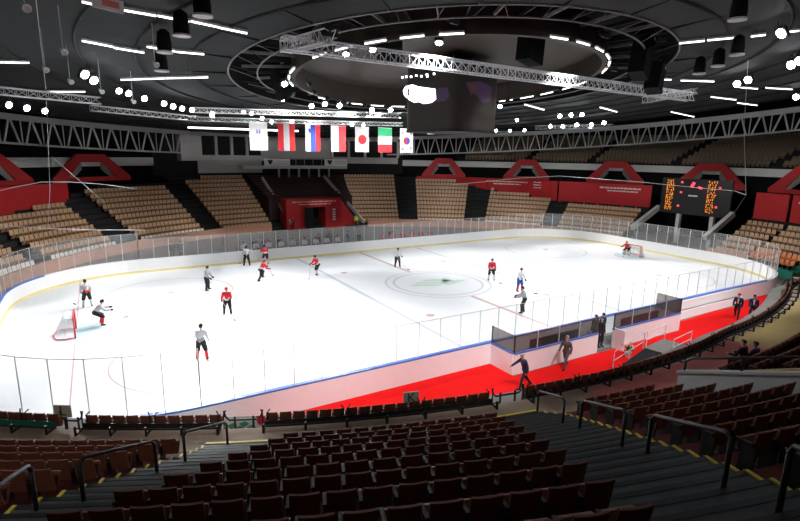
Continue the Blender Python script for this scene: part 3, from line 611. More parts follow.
aL2, aR2 = az_at(332, 145, 45), az_at(398, 145, 45)
t = thing('press_box', 'grey press box with dark windows behind the last four flags', 'press box', pol(45, (aL2+aR2)/2, 9.3)); o_ = t.location
m = MB(); pband(m, 44.9, 46.3, aL2, aR2, 8.9, 9.9, 8); pband(m, 44.9, 46.3, aL2, aR2, 12.5, 13.2, 8)
for i in range(5): a = aL2+(aR2-aL2)*i/4; pband(m, 44.9, 45.3, a+.25, a-.25, 9.9, 12.5, 1)
fr_ = rel(m, o_).build('frame', 'grey_wall', t)
for i in range(4): m = MB(); pband(m, 45.2, 45.3, aL2+(aR2-aL2)*i/4, aL2+(aR2-aL2)*(i+1)/4, 9.9, 12.5, 2); rel(m, o_).build('window_pane', 'window', fr_)
m = MB(); pband(m, 46.0, 46.2, az_at(198, 165, 46), az_at(262, 165, 46), 7.4, 9.3, 10); pband(m, 46.0, 46.2, az_at(262, 165, 46), az_at(336, 165, 46), 9.6, 12.9, 8); tag(m.build('wall_back', 'grey_wall'), kind='structure')
a0, a1 = az_at(243, 168, 44), az_at(347, 170, 44)
t = thing('balcony', 'grey balcony ledge with thin railing above the red gateway', 'balcony', pol(44, (a0+a1)/2, 8)); o_ = t.location
m = MB(); pband(m, 43.9, 46.1, a0, a1, 8.05, 8.5, 8); rel(m, o_).build('ledge', 'fascia', t)
m = MB(); pband(m, 43.95, 44.0, a0, a1, 9.5, 9.58, 8)
for i in range(13): a = a0+(a1-a0)*i/12; m.box(pol(43.97, a, 9.0), (.05, .05, 1.1))
rel(m, o_).build('railing', 'steel', t)
for i in range(6):
    p = at_R(279+i*10, 175, 45); m = MB(); m.box((p.x, p.y, 7.3), (.25, .25, 1.7)); tag(m.build('grey_post', 'steel'), ORD[i]+' thin grey post from the goal end under the balcony ledge', 'post', 'posts under the balcony')
for p0, p1, lab in (((264, 158.5), (290, 166), 'white sign with a black shield on the balcony railing below the white and Austrian-striped flags'), ((324.5, 159), (347, 166), 'white sign with a black shield on the balcony railing below the white and red half flag')):
    a, b = at_R(*p0, 43.8), at_R(p1[0], p1[1], 43.8); w = (Vector((b.x, b.y, 0))-Vector((a.x, a.y, 0))).length; c = (a+b)/2; zc, h = c.z, abs(a.z-b.z)
    lab = lab.replace('Austrian-striped', 'red-white-red'); lab = 'white sign with black shield on the balcony railing below the '+('red-white-red flag' if p0[0] < 300 else 'half white half red flag')
    t = thing('white_sign', lab, 'sign', c, math.atan2(b.y-a.y, b.x-a.x)); m = MB(); m.box((0, 0, 0), (w, .06, h)); pl_ = m.build('plate', 'white', t)
    x = -w*.27; m = MB(); m.prism([(x-.4, -.05, .3), (x-.15, -.05, .38), (x, -.05, .3), (x+.15, -.05, .38), (x+.4, -.05, .3), (x+.25, -.05, -.1), (x, -.05, -.4), (x-.25, -.05, -.1)], (0, .02, 0)); m.build('shield', 'black', pl_)
    m = MB(); m.box((w*.2, -.04, .16), (w*.5, .02, .14)); m.box((w*.2, -.04, -.14), (w*.5, .02, .12)); m.build('printed_line', 'line_grey', t)
# scoreboard
A, B = at_R(661, 196, 39.3), at_R(731, 199, 39.6); c = (A+B)/2; w = math.hypot(B.x-A.x, B.y-A.y)
t = thing('scoreboard', 'black electronic scoreboard with two columns of glowing orange characters', 'scoreboard', (c.x, c.y, 5.95), math.atan2(B.y-A.y, B.x-A.x))
m = MB(); m.box((0, .2, 0), (w, .4, 4.4)); sb = m.build('panel', 'board_black', t)
for x0, x1 in ((-.42, -.32), (.18, .29)):
    m = MB()
    for i in range(13):
        z = 1.9-i*.3; x = x0*w
        while x < x1*w: q = random.uniform(.05, .09); m.box((x+q/2, -.02, z+random.uniform(-.07, .07)), (q, .04, random.uniform(.1, .27))); x += q+random.uniform(.08, .3)
    m.build('character_column', 'led', sb)
for x, z in ((-.2, 1.75), (-.2, .5), (-.22, -1.2), (.34, 1.3), (.32, -1.0)): m = MB(); m.box((x*w, -.02, z), (.25, .04, .22)); m.build('red_digit', 'led_red', sb)
m = MB(); m.box((-.02*w, -.02, .15), (1.1, .04, .16)); m.build('name_strip', 'text_white', sb)
m = MB(); m.bar((-.06*w, -.03, 1.2), (-.02*w, -.03, 1.8), .03, .35); m.bar((.04*w, -.03, 1.25), (.1*w, -.03, 1.1), .03, .25); m.build('red_mark', 'led_red', sb)
for px in (679, 713):
    p = at_R(px, 215, 39.6); m = MB(); m.box((p.x, p.y, 1.87), (.45, .45, 3.8)); tag(m.build('support_column', 'fascia'), 'pale column under the scoreboard, '+('nearer the red banner' if px < 700 else 'nearer the last seats'), 'column', None)
for (p, q), lab in ((((659, 207), (632, 228)), 'pale sloping beam beside the scoreboard on the banner side'), (((733, 214), (705, 238)), 'pale sloping beam beside the scoreboard on the corner side')):
    a, b = at_R(*p, 40.0), at_R(*q, 35.2); m = MB(); m.bar(a, b, .5, .6); tag(m.build('sloping_beam', 'fascia'), lab, 'beam')
# orange seats by the corner
t = thing('orange_seat_bank', 'short bank of bright orange seats with a green base at the rink corner', 'seats', pol(33.2, -19, 0))
del t['label']; bpy.data.objects.remove(t)
sm = MB(); sm.prism([(-.2, -.08, .4), (.2, -.08, .4), (.2, -.16, .85), (-.2, -.16, .85)], (0, -.05, 0)); sm = sm.data('orange_back', 'orange')
sp = MB(); sp.box((0, .12, .42), (.42, .42, .06)); sp = sp.data('orange_pan', 'orange'); sl_ = MB(); sl_.box((0, .05, .2), (.08, .3, .4)); sl_ = sl_.data('orange_leg', 'black')
nn = 0
for r_ in range(2):
    for i in range(9):
        a = -16.2-i*.95; R = 33.0-.75*r_ if False else 32.9+.7*r_; z = .75+.42*r_
        t = thing('orange_seat', ORD[i]+' bright orange seat from the last bank, '+('front' if r_ == 0 else 'rear')+' row above the green panel', 'seat', pol(R, a, z), rad(a)+PI/2, 'orange corner seats')
        for nm, me in (('backrest', sm), ('seat_pan', sp), ('leg', sl_)): put(nm, me, t)
m = MB(); pband(m, 32.3, 33.2, -15.7, -25.5, -.02, .75, 6); pband(m, 33.2, 33.95, -15.7, -25.5, -.02, 1.17, 6); tag(m.build('seat_platform', 'green'), 'green painted platform under the orange corner seats', 'platform')

# ================================================================== NEAR STAND
CN = Vector((-6, 13, 0))
def npol(R, a, z): return Vector((CN.x+R*sin(rad(a)), CN.y-R*cos(rad(a)), z))
def nband(m, R0, R1, a0, a1, z0, z1, n=None): return pband(m, R0, R1, a0-90, a1-90, z0, z1, n or max(1, int(abs(a1-a0)/1.5)), (CN.x, CN.y))
FL = lambda k: 3.53+.4*k
WALKZ = 2.73
m = MB().use('redfloor')
for k in range(14):
    for a0, a1 in ((-48, -6.5), (-2.2, 30)): nband(m, 38.9+.87*k, 39.8+.87*k, a0, a1, FL(k)-1.2 if k else 1.5, FL(k))
tag(m.build('near_terrace_floor', 'redfloor'), kind='structure')
Rf = lambda a: 36.3+max(0, a-10)*.09+max(0, a-31)*.3
m = MB(); A = [-48+i*2 for i in range(43)]
m.strip([npol(Rf(a)+.2, a, WALKZ) for a in A], [npol(39.0, a, WALKZ) for a in A], False); m.strip([npol(Rf(a)+.2, a, 2.4) for a in A], [npol(Rf(a)+.2, a, WALKZ) for a in A])
nband(m, 39, 52, -6.5, -2.2, 2.6, WALKZ-.003)
tag(m.build('walkway_floor', 'walk'), kind='structure')
m = MB(); m.strip([npol(Rf(a)-1.0, a, 2.4) for a in A], [npol(Rf(a)+.2, a, 2.4) for a in A]); m.strip([npol(Rf(a)-1.0, a, -.02) for a in A], [npol(Rf(a)-1.0, a, 2.4) for a in A])
tag(m.build('front_terrace_floor', 'conc'), kind='structure')
# aisle stairs: two steps to each seat row
eC0 = lambda k: -22.3-.33*max(0, k); eC1 = lambda k: -14.4-.36*max(0, k); eL = lambda k: -25.7-.2*max(0, k); eR = lambda k: -10.7-.42*max(0, k)
def stairs(lo, hi, label):
    t = thing('aisle_stairs', label, 'stairs', npol(39, (lo(0)+hi(0))/2, WALKZ)); o_ = t.location; m = MB(); y = MB()
    for i in range(-3, 26):
        k = i/2; R = 38.9+.435*i; z = FL(0)+.2*i
        nband(m, R, R+.47 if i % 2 == 0 else R+.45, lo(k)+.05, hi(k)-.05, max(WALKZ-.02, z-.35), z+.012, 3)
    rel(m, o_).build('steps', 'step', t); m = MB()
    for i in range(-3, 26):
        k = i/2; R = 38.9+.435*i; z = FL(0)+.2*i+.014; nband(m, R-.015, R+.07, lo(k)+.06, hi(k)-.06, z-.03, z+.004, 3)
    rel(m, o_).build('tread_edges', 'black', t)
    nband(y, 38.9-.435*3-.03, 38.9-.435*3+.05, lo(0)+.05, hi(0)-.05, WALKZ+.1, WALKZ+.235, 3); rel(y, o_).build('first_nosing', 'yellow', t)
    return t, o_
def zig(t, o_, edge, side):
    y = MB()
    for i in range(-2, 26):
        k = i/2; R = 38.9+.435*i; z = FL(0)+.2*i+.014; a = edge(k)-side*.14
        y.bar(npol(R, a, z+.01), npol(R+.435, a, z+.01), .06, .025); y.bar(npol(R, a, z-.2), npol(R, a, z), .06, .025, (1, 0, 0))
    rel(y, o_).build('edge_nosing', 'yellow', t)
t, o_ = stairs(eL, eC0, 'grey aisle stairs with yellow edge between the corner seats and the middle seats'); zig(t, o_, eL, -1)
t, o_ = stairs(eC1, eR, 'grey aisle stairs with yellow edge between the middle seats and the walled seat block'); zig(t, o_, eR, 1)
# tip-up seats
def seat_parts():
    b = MB(); n = 6; A = [(-.165+.33*i/n, -.0-.02*(1-(2*i/n-1)**2), 0) for i in range(n+1)]
    fr = [[Vector((x, y-.07*h, .3+.42*h)) for x, y, _ in A] for h in (0, .5, 1)]; bk = [[p+Vector((0, -.035, 0)) for p in r] for r in fr]
    for i in range(2): b.strip(fr[i], fr[i+1], True); b.strip(bk[i], bk[i+1])
    b.strip(fr[2], bk[2], True); b.strip(fr[0], bk[0])
    for e in (0, -1): b.add([fr[0][e], fr[1][e], fr[2][e], bk[2][e], bk[1][e], bk[0][e]], [(0, 1, 2, 3, 4, 5)])
    p = MB(); p.box((0, .08, .42), (.33, .06, .26), Matrix.Rotation(rad(-20), 4, 'X')); p.bar((-.165, .03, .31), (.165, .03, .31), .07, .05)
    l = MB(); l.bar((-.185, .0, .0), (-.185, -.02, .5), .03, .22, (0, 1, 0)); l.box((-.185, .08, .01), (.05, .2, .02))
    a = MB(); a.bar((-.185, -.08, .53), (-.185, .17, .51), .045, .035)
    return (('backrest', b.data('seat_backrest', 'brown', True)), ('seat_pan', p.data('tip_up_pan', 'brown')), ('leg', l.data('seat_leg', 'black')), ('armrest', a.data('seat_armrest', 'black')))
SP = seat_parts(); cand = []
def row(R, a0, a1, z, label, group, zf=None):
    n = int((a1-a0)*rad(1)*R/.395)
    for i in range(n): cand.append((R, a0+(a1-a0)*(i+.5)/n, z, (ORD[i] if i < 30 else 'late')+label, group))
rw = lambda k: (ORD[k]+' row')
for k in range(11): row(39.4+.87*k, eC0(k), eC1(k), FL(k), ' brown tip-up seat from the L-sign end, '+rw(k)+' of the middle near block', 'seats of the middle near block')
for k in range(8): row(39.4+.87*k, -39.5, eL(k), FL(k), ' brown tip-up seat, '+rw(k)+' of the near corner block below the L sign', 'seats of the near corner block')
for k in range(12): row(39.4+.87*k, eR(k), -6.75 if k < 9 else 2, FL(k), ' dark tip-up seat from the stairs, '+rw(k)+' of the walled near block', 'seats of the walled near block')
for k in range(6): row(39.4+.87*k, -1.9, 9, FL(k), ' dark tip-up seat, '+rw(k)+' of the block past the ochre wall', 'seats past the ochre wall')
FS = [(-41, -33.0, 'beside the L sign'), (-31.7, -25.5, 'between the L sign and the painted banner'), (-23.5, -12.2, 'by the K sign'), (-10.1, 33, 'along the red carpet past the K sign')]
for a0, a1, lab in FS:
    a = a0; i = 0
    while a < a1-.3:
        R = Rf(a+.31)-.05; cand.append((R, a+.31, 2.4, (ORD[i] if i < 30 else ORD[i % 30]+' further')+' dark tip-up seat of the front row '+lab, 'front row seats')); a += .395/R/rad(1); i += 1
vis = []
for cd_ in cand:
    R, a, z, lab, g = cd_; x, y, d = proj(npol(R, a, z+.65))
    if -12 < x < 812 and y < 530 and d > .5: vis.append((d, cd_))
vis.sort(key=lambda q: q[0]); keep = {id(q[1]) for q in vis[:300]}
for cd_ in cand:
    R, a, z, lab, g = cd_; b = npol(R, a, z)
    if id(cd_) in keep:
        t = thing('tip_up_seat', lab, 'seat', b, rad(a), g)
        for nm, me in SP: put(nm, me, t)
    else:
        T = Matrix.Translation(b) @ Matrix.Rotation(rad(a), 4, 'Z')
        for nm, me in SP:
            STUFF.use(me.materials[0].name if False else ('brown' if nm in ('backrest', 'seat_pan') else 'black'))
            STUFF.add([T @ v.co for v in me.vertices], [tuple(p.vertices) for p in me.polygons])
tag(STUFF.build('stadium_seating', 'tan'), 'banks of tan tip-up seats filling the far stands and gallery', 'seats', None, 'stuff')
# front row backing panels and posts
for a0, a1, lab in FS:
    PT = 2.92 if a0 < -13 else 2.83; t = thing('row_barrier', 'dark panel barrier behind the front row '+lab, 'barrier', npol(Rf(a0), a0, WALKZ)); o_ = Vector(t.location); m = MB(); n = max(2, int((a1-a0)/1.2)); Q = [a0+(a1-a0)*i/n for i in range(n+1)]
    P = [[npol(Rf(a)+dr, a, z) for a in Q] for dr, z in ((.12, 2.66), (.12, PT), (.16, PT), (.16, 2.66))]
    for i in range(4): m.strip(P[i], P[(i+1) % 4])
    rel(m, o_).build('panel', 'green' if a0 < -35 else 'black', t)
    m = MB(); m.tube([npol(Rf(a)+.5, a, 2.95) for a in Q], .022, 6); rel(m, o_).build('rail', 'black', t)
    n = max(1, round((a1-a0)/1.75))
    for i in range(n+1):
        a = a0+(a1-a0)*i/n; m = MB(); m.box(npol(Rf(a)+.5, a, 2.85), (.06, .06, .3)); m.bar(npol(Rf(a)+.14, a, 2.75), npol(Rf(a)+.5, a, 2.75), .05, .05); rel(m, o_).build('post', 'black', t)
    for i in range(0, n+1, 2):
        a = a0+(a1-a0)*i/n
        for e in (-.12, .12):
            m = MB(); m.tube([npol(Rf(a)+.05, a+e, 2.5), npol(Rf(a)+.05, a+e, 3.14), npol(Rf(a)-.02, a+e*1.8, 3.2)], .02, 6); rel(m, o_).build('forked_post', 'black', t)
# gap rails in the front row and the painted banner under one
for a0, a1, lab in ((-33, -31.7, 'by the L sign'), (-25.5, -23.5, 'over the painted banner'), (-12.2, -10.1, 'past the K sign')):
    t = thing('gap_rail', 'low black rail with curled ends in the front row gap '+lab, 'rail', npol(36.3, a0, 2.4)); o_ = Vector(t.location)
    m = MB(); m.tube([npol(36.3, a0+.12, 3.2), npol(36.3, a0+.18, 3.02), npol(36.3, a0+.35, 2.9), npol(36.3, a1-.35, 2.9), npol(36.3, a1-.18, 3.02), npol(36.3, a1-.12, 3.2)], .03, 6); rel(m, o_).build('rail', 'black', t)
    for f_ in (.3, .72): m = MB(); m.box(npol(36.3, a0+(a1-a0)*f_, 2.7), (.05, .05, .62)); rel(m, o_).build('post', 'black', t)
t = thing('painted_banner', 'white banner with green and red brush shapes hung in the front row gap', 'banner', npol(36.0, -24.5, 2.45), rad(-24.5)); w = 1.22
m = MB(); m.box((0, 0, .1), (w, .02, .62)); m.build('cloth', 'text_white', t)
m = MB(); m.prism([(.3, -.02, .4), (.61, -.02, .4), (.61, -.02, .0), (.35, -.02, .15)], (0, .008, 0)); m.build('red_patch', 'flag_red', t)
m = MB(); [m.prism([(x, -.022, .02+h), (x+.18, -.022, .1+h), (x+.3, -.022, h), (x+.12, -.022, -.12+h)], (0, .006, 0)) for x, h in ((-.55, .1), (-.35, .0), (-.2, .15), (.02, .02))]; m.build('green_strokes', 'green_pale', t)
for px, py, ch, where in ((63, 411, 'L', 'at the front row end near the goal'), (411, 397.5, 'K', 'on the front row before the red carpet')):
    p = at_z(px, py, 3.2); a = deg(math.atan2(p.x-CN.x, CN.y-p.y)); t = thing('letter_sign', 'pale sign with dark green letter '+ch+' '+where, 'sign', p, rad(a))
    m = MB(); m.box((0, 0, 0), (.5, .03, .38)); m.build('plate', 'sign_grey', t); o = put('letter', text_mesh(ch, .42, 'letter_green'), t); o.rotation_euler = (PI/2, 0, 0); o.location = (0, -.022, 0)
    m = MB(); m.box((0, .03, -.35), (.04, .03, .6)); m.build('stem', 'black', t)
# stair handrails
def stair_hit(px, py):
    d = ray(px, py); s = 2.
    while s < 60:
        P = CAM+d*s; R = math.hypot(P.x-CN.x, P.y-CN.y)
        if P.z < max(WALKZ, 3.45+.46*(R-39.1)): return P
        s += .02
    return CAM+d*20
for (p, q), lab in ((((2, 560), (38, 519)), 'black stair handrail at the upper end of the corner seats'), (((85, 509), (158, 481)), 'black stair handrail beside the corner seats, between two others'), (((186, 468), (228, 451)), 'black stair handrail at the foot of the stairs below the painted banner'),
                    (((537, 416), (562, 429)), 'black stair handrail at the top landing past the middle seats'), (((579, 434), (621, 453)), 'black stair handrail beside the walled block, closer to the walkway'), (((646, 462), (722, 496)), 'long black stair handrail beside the walled block, middle one'), (((777, 520), (850, 560)), 'black stair handrail beside the walled block, at the picture corner')):
    a, b = stair_hit(*p), stair_hit(*q); t = thing('stair_handrail', lab, 'handrail', a); h = Vector((0, 0, .85)); o_ = Vector(t.location); d = (b-a)
    m = MB(); m.tube([a+h*.9, a+h+d*.06, b+h-d*.06, b+h*.9], .032, 8); rel(m, o_).build('top_rail', 'black', t, True)
    for e in (a, b): m = MB(); m.tube([e-Vector((0, 0, .1)), e+h*.93], .032, 8); rel(m, o_).build('post', 'black', t, True)
# walled gangway beside the near block
m = MB(); Q = [39.9+.6*i for i in range(14)]
for a, b in zip(Q, Q[1:]): pass
tp = lambda R: 4.55+.4*(R-39.5)
t = thing('gangway_parapet', 'grey sloping parapet wall at the end of the dark seat rows', 'wall', npol(40, -6.4, WALKZ)); o_ = Vector(t.location)
m = MB(); m.prism([npol(40.0, -6.5, 2.7), npol(49, -6.5, 2.7), npol(49, -6.5, tp(49)), npol(40.0, -6.5, tp(40))], npol(40, -6.2, 0)-npol(40, -6.5, 0)); rel(m, o_).build('wall_face', 'fascia', t)
m = MB(); m.prism([npol(39.95, -6.55, tp(40)), npol(49, -6.55, tp(49)), npol(49, -6.55, tp(49)+.07), npol(39.95, -6.55, tp(40)+.07)], npol(40, -6.15, 0)-npol(40, -6.55, 0)); rel(m, o_).build('coping', 'grey_wall', t)
t = thing('parapet_rail', 'black pipe rail on top of the grey parapet', 'rail', npol(40, -6.35, tp(40))); o_ = Vector(t.location)
m = MB(); m.tube([npol(40.1, -6.35, tp(40)+.05), npol(40.1, -6.35, tp(40)+.4), npol(40.3, -6.35, tp(40.2)+.48), npol(48.8, -6.35, tp(48.8)+.48)], .035, 8); rel(m, o_).build('pipe', 'black', t, True)
for R in (41.6, 43.6, 45.6): m = MB(); m.box(npol(R, -6.35, tp(R)+.27), (.06, .06, .44)); rel(m, o_).build('post', 'black', t)
t = thing('gangway_side_wall', 'ochre stepped side wall of the gangway under the next seat rows', 'wall', npol(40, -2.3, WALKZ)); o_ = Vector(t.location)
m = MB(); m.prism([npol(38.85, -2.35, 2.7), npol(49, -2.35, 2.7), npol(49, -2.35, FL(10)+.9), npol(47, -2.35, FL(9)+.3), npol(38.85, -2.35, FL(0)+.25)], npol(40, -2.15, 0)-npol(40, -2.35, 0)); rel(m, o_).build('wall_face', 'ochre', t)
m = MB().use('pink'); Q = (-6.4, -4, -2.4, 0, 2, 4, 6, 9); m.strip([npol(36.65, a, WALKZ+.006) for a in Q], [npol(41.5 if a < -2 else 38.9, a, WALKZ+.006) for a in Q]); m.use('ochre'); Q = (9, 12, 15, 18, 21, 25); m.strip([npol(Rf(a)+.4, a, WALKZ+.006) for a in Q], [npol(38.9, a, WALKZ+.006) for a in Q])
tag(m.build('walkway_floor', 'pink'), kind='structure')
src = None
for px, py, lab in ((745, 356, 'spectator in black seated alone past the grey parapet, first of two'), (757, 358, 'spectator in navy seated past the grey parapet, beside another')):
    p = at_z(px, py-2, 3.6); person(SIT, suit('cloth_black' if px < 750 else 'navy', 'cloth_black', 'hair'), lab, (p.x, p.y, WALKZ+.05), rad(0), .95)
# ================================================================== ROOF
m = MB(); n = 96
def rp(R, i, dz=0): a = 2*PI*i/n; y = R*sin(a); return Vector((R*cos(a), y, ROOF(y)+dz+max(0, R-41)*.26))
Rs = [16.1, 20, 25, 30, 35, 40, 45, 50, 55]
for R0, R1 in zip(Rs, Rs[1:]): m.strip([rp(R0, i) for i in range(n+1)], [rp(R1, i) for i in range(n+1)])
tag(m.build('ceiling', 'ceil'), kind='structure')
m = MB()                                               # raised ribs across the roof panels
for R in (18.5, 21.5, 24.5, 28, 31.5, 35, 39, 43): m.tube([rp(R, i, -.05) for i in range(n)], .07, 4, True)
for i in range(0, n, 4): m.bar(rp(16.2, i, -.06), rp(46, i, -.06), .1, .12)
tag(m.build('trim_3', 'ceil'), kind='structure')
m = MB(); m.strip([rp(16.1, i) for i in range(n+1)], [rp(16.1, i, 4.5) for i in range(n+1)], True); m.add([rp(16.1, i, 4.5) for i in range(n)], [tuple(range(n))]); tag(m.build('ceiling_well', 'plenum'), kind='structure')
t = thing('roof_ring', 'round dark steel ring with light rods in the middle of the roof', 'roof ring', (0, 0, 16.4))
m = MB(); m.tube([rp(16.05, i, -.05) for i in range(n)], .06, 6, True); rel(m, (0, 0, 16.4)).build('outer_rim', 'steel_dark', t)
m = MB(); m.tube([rp(14.1, i, .02) for i in range(n)], .055, 6, True); rel(m, (0, 0, 16.4)).build('inner_rim', 'steel_dark', t)
for i in range(48): m = MB(); m.tube([rp(14.1, i*2, .02), rp(16.0, i*2+random.choice((-1, 0, 1)), .5)], .022, 4); m.bar(rp(11.6, i*2, .9), rp(15.3, i*2, .9), .08, .2); rel(m, (0, 0, 16.4)).build('radial_rod', 'steel_dark' if i % 2 else 'black', t)
t = thing('ceiling_drum', 'brown round drum ceiling inside the dark roof ring', 'ceiling drum', (0, 0, 16.4))
m = MB(); m.strip([rp(11.4, i, -.1) for i in range(n+1)], [rp(11.4, i, 1.5) for i in range(n+1)], True); m.strip([rp(11.4, i, -.1) for i in range(n+1)], [rp(11.7, i, -.1) for i in range(n+1)]); m.strip([rp(11.7, i, -.1) for i in range(n+1)], [rp(11.7, i, 1.5) for i in range(n+1)]); rel(m, (0, 0, 16.4)).build('drum_wall', 'disc', t)
m = MB(); m.add([rp(11.5, i, 1.5) for i in range(n)], [tuple(range(n))]); rel(m, (0, 0, 16.4)).build('drum_top', 'disc', t)
# ring truss at the rim of the roof
TT, TB = (15.9, .065), (13.55, .075)
tz = lambda R, a, q: pol(R, a, q[0]-q[1]*R*sin(rad(a)))
t = thing('ring_truss', 'grey zigzag truss running round the rim of the roof', 'truss', (0, 0, 13)); o_ = (0, 0, 13)
for a0, a1 in ((106, 172), (66.5, -48)):
    m = MB(); pband(m, 44.85, 45.2, a0, a1, TT[0]-.35, TT[0]+.25, None, (0, 0), (TT[1], TT[1])); rel(m, o_).build('top_chord', 'truss_grey', t)
    m = MB(); pband(m, 44.9, 45.1, a0, a1, TB[0]-.15, TB[0]+.05, None, (0, 0), (TB[1], TB[1])); rel(m, o_).build('bottom_chord', 'steel', t)
    m = MB(); a = min(a0, a1)+1.4
    while a < max(a0, a1)-1.4:
        T_ = tz(45, a, TT); m.bar(tz(45, a-1.05, TB), T_, .15, .15); m.bar(tz(45, a+1.05, TB), T_, .15, .15); m.bar(tz(45, a+1.47, TB), tz(45, a+1.47, TT), .1, .1); a += 2.94
    rel(m, o_).build('web_lattice', 'truss_grey', t)
# box trusses
def box_truss(a, b, s, label, step=.6):
    a, b = Vector(a), Vector(b); t = thing('box_truss', label, 'truss', a); d = (b-a); L = d.length; d.normalize(); sd = d.cross(Vector((0, 0, 1))).normalized()*s/2; u = Vector((0, 0, s/2)); b = b-a; a = Vector()
    cs = (sd+u, sd-u, -sd-u, -sd+u)
    for c in cs: m = MB(); m.tube([c, b+c], .04, 6); m.build('chord', 'truss', t)
    m = MB(); n = max(2, int(L/step))
    for i in range(n):
        p, q = b*(i/n), b*((i+1)/n)
        for j in range(4): c, e = cs[j], cs[(j+1) % 4]; m.bar(p+c, q+e, .03, .03); m.bar(p+c, p+e, .03, .03)
    m.build('lattice', 'truss', t); return t
box_truss(at_y(283, 43, -9), at_y(691, 97, -9), .62, 'long bright lattice truss crossing in front of the video cube')
box_truss(at_y(645, 100, -7.5), at_y(695, 91, -7.5), .45, 'short lattice truss angled at the end of the long bright truss')
box_truss(at_y(198, 119, 17), at_y(402, 124.5, 17), .34, 'lattice truss carrying the seven hanging flags')
box_truss(at_y(192, 110, 13), at_y(400, 116, 13), .4, 'dim lattice truss under the roof above the flags truss')
box_truss(at_roof(-8, 90, -1.6), at_roof(100, 101, -1.6), .45, 'lattice truss above three floodlights behind the nearer goal')
box_truss(at_roof(91, 108, -1.2), at_roof(198, 119, -1.2), .42, 'lattice truss in the corner under the row of glowing floodlights')
box_truss(at_roof(536, 127.5, -1.0), at_roof(612, 126, -1.0), .42, 'lattice truss under the five floodlights over the second arch')
box_truss(at_roof(494, 133, -.9), at_roof(540, 133, -.9), .36, 'small lattice truss between the video cube and the ring truss')
box_truss(at_y(285, 47, -6), at_y(330, 36, -12), .55, 'short lattice truss with a dark projector at the start of the long truss')
# fluorescent tubes
def fluo(p, q, label, group):
    a, b = at_roof(*p, -.25), at_roof(*q, -.25); t = thing('fluorescent_tube', label, 'light', (a+b)/2, 0, group); c = (a+b)/2
    m = MB(); m.bar(a-c+Vector((0, 0, .09)), b-c+Vector((0, 0, .09)), .16, .1); m.build('batten', 'fascia', t); m = MB(); m.tube([a-c, b-c], .04, 8); m.build('tube', 'tube', t)
    for e in (.15, .85): m = MB(); m.box((a-c).lerp(b-c, e)+Vector((0, 0, .2)), (.04, .04, .16)); m.build('hanger', 'black', t)
ROWS = [('topmost row above the other rows', [(82, 2, 95, 5), (121, 10, 156, 16), (158, 16, 189, 22), (191, 21.5, 219, 27.5), (220, 28, 247, 33.5)]), ('second row down beside the roof ring', [(82, 41, 113, 47), (114, 48, 144, 53), (147, 47, 175, 51.5), (176, 52, 204, 54.5)]),
        ('third row down beside the roof ring', [(121, 80, 143, 79.3), (144, 79.2, 165, 78.5), (166, 78.5, 187, 78), (188, 78, 208, 77.5)]), ('row at the edge over the nearer goal', [(-15, 62, 4, 62.5), (5, 62.6, 29, 63)]),
        ('dim row over the lattice truss behind the goal', [(48, 92, 66, 92), (67, 92, 85, 92)]), ('high row past the roof ring', [(679.5, 43.5, 704.5, 41), (707.5, 40.5, 734.5, 38), (751, 36.7, 765.5, 35), (789, 32, 799, 31)]),
        ('low row past the roof ring', [(632, 78, 640, 79), (656, 79.5, 671, 80), (681, 80.7, 697, 81.2), (698, 81.2, 714, 81.7)]), ('row under the low row on the far end', [(711, 97, 723, 98.5), (724, 98.6, 736, 100)]), ('row beside two floodlights on the far end', [(740, 87.5, 757.5, 89), (766, 88, 792, 89.5)]),
        ('scattered dim row over the scoreboard side', [(737.5, 103, 757, 105.5), (671, 112, 694, 117), (600, 107.5, 617, 112), (524.5, 104.6, 544, 110)])]
for nm, L in ROWS:
    for i, (a, b, c, d) in enumerate(L): fluo((a, b), (c, d), ORD[i]+' glowing tube from the goal side, '+nm, 'ceiling tubes')
k = 0
for i in range(34):
    if i % 7 in (3,) or i in (12, 13, 23): continue
    a0, a1 = 2*PI*i/34, 2*PI*(i+.62)/34; P0, P1 = [Vector((11.9*cos(a), 11.9*sin(a), ROOF(11.9*sin(a))-.12)) for a in (a0, a1)]; c = (P0+P1)/2
    t = thing('fluorescent_tube', ORD[k]+' short glowing tube around the rim of the brown drum', 'light', c, 0, 'tubes around the drum'); k += 1
    m = MB(); m.bar(P0-c+Vector((0, 0, .1)), P1-c+Vector((0, 0, .1)), .2, .1); m.build('batten', 'fascia', t); m = MB(); m.tube([P0-c, P1-c], .04, 6); m.build('tube', 'tube', t)
m = MB(); m.bar(at_y(188, 127.5, 30), at_y(298, 131, 30), .35, .18); o = m.build('light_strip', 'tube'); tag(o, 'long white light strip above the press box windows', 'light'); m = MB(); m.bar(at_y(428, 133.6, 29), at_y(440, 133.8, 29), .25, .12); o = m.build('light_strip', 'tube'); tag(o, 'short white light strip beneath the video cube', 'light')
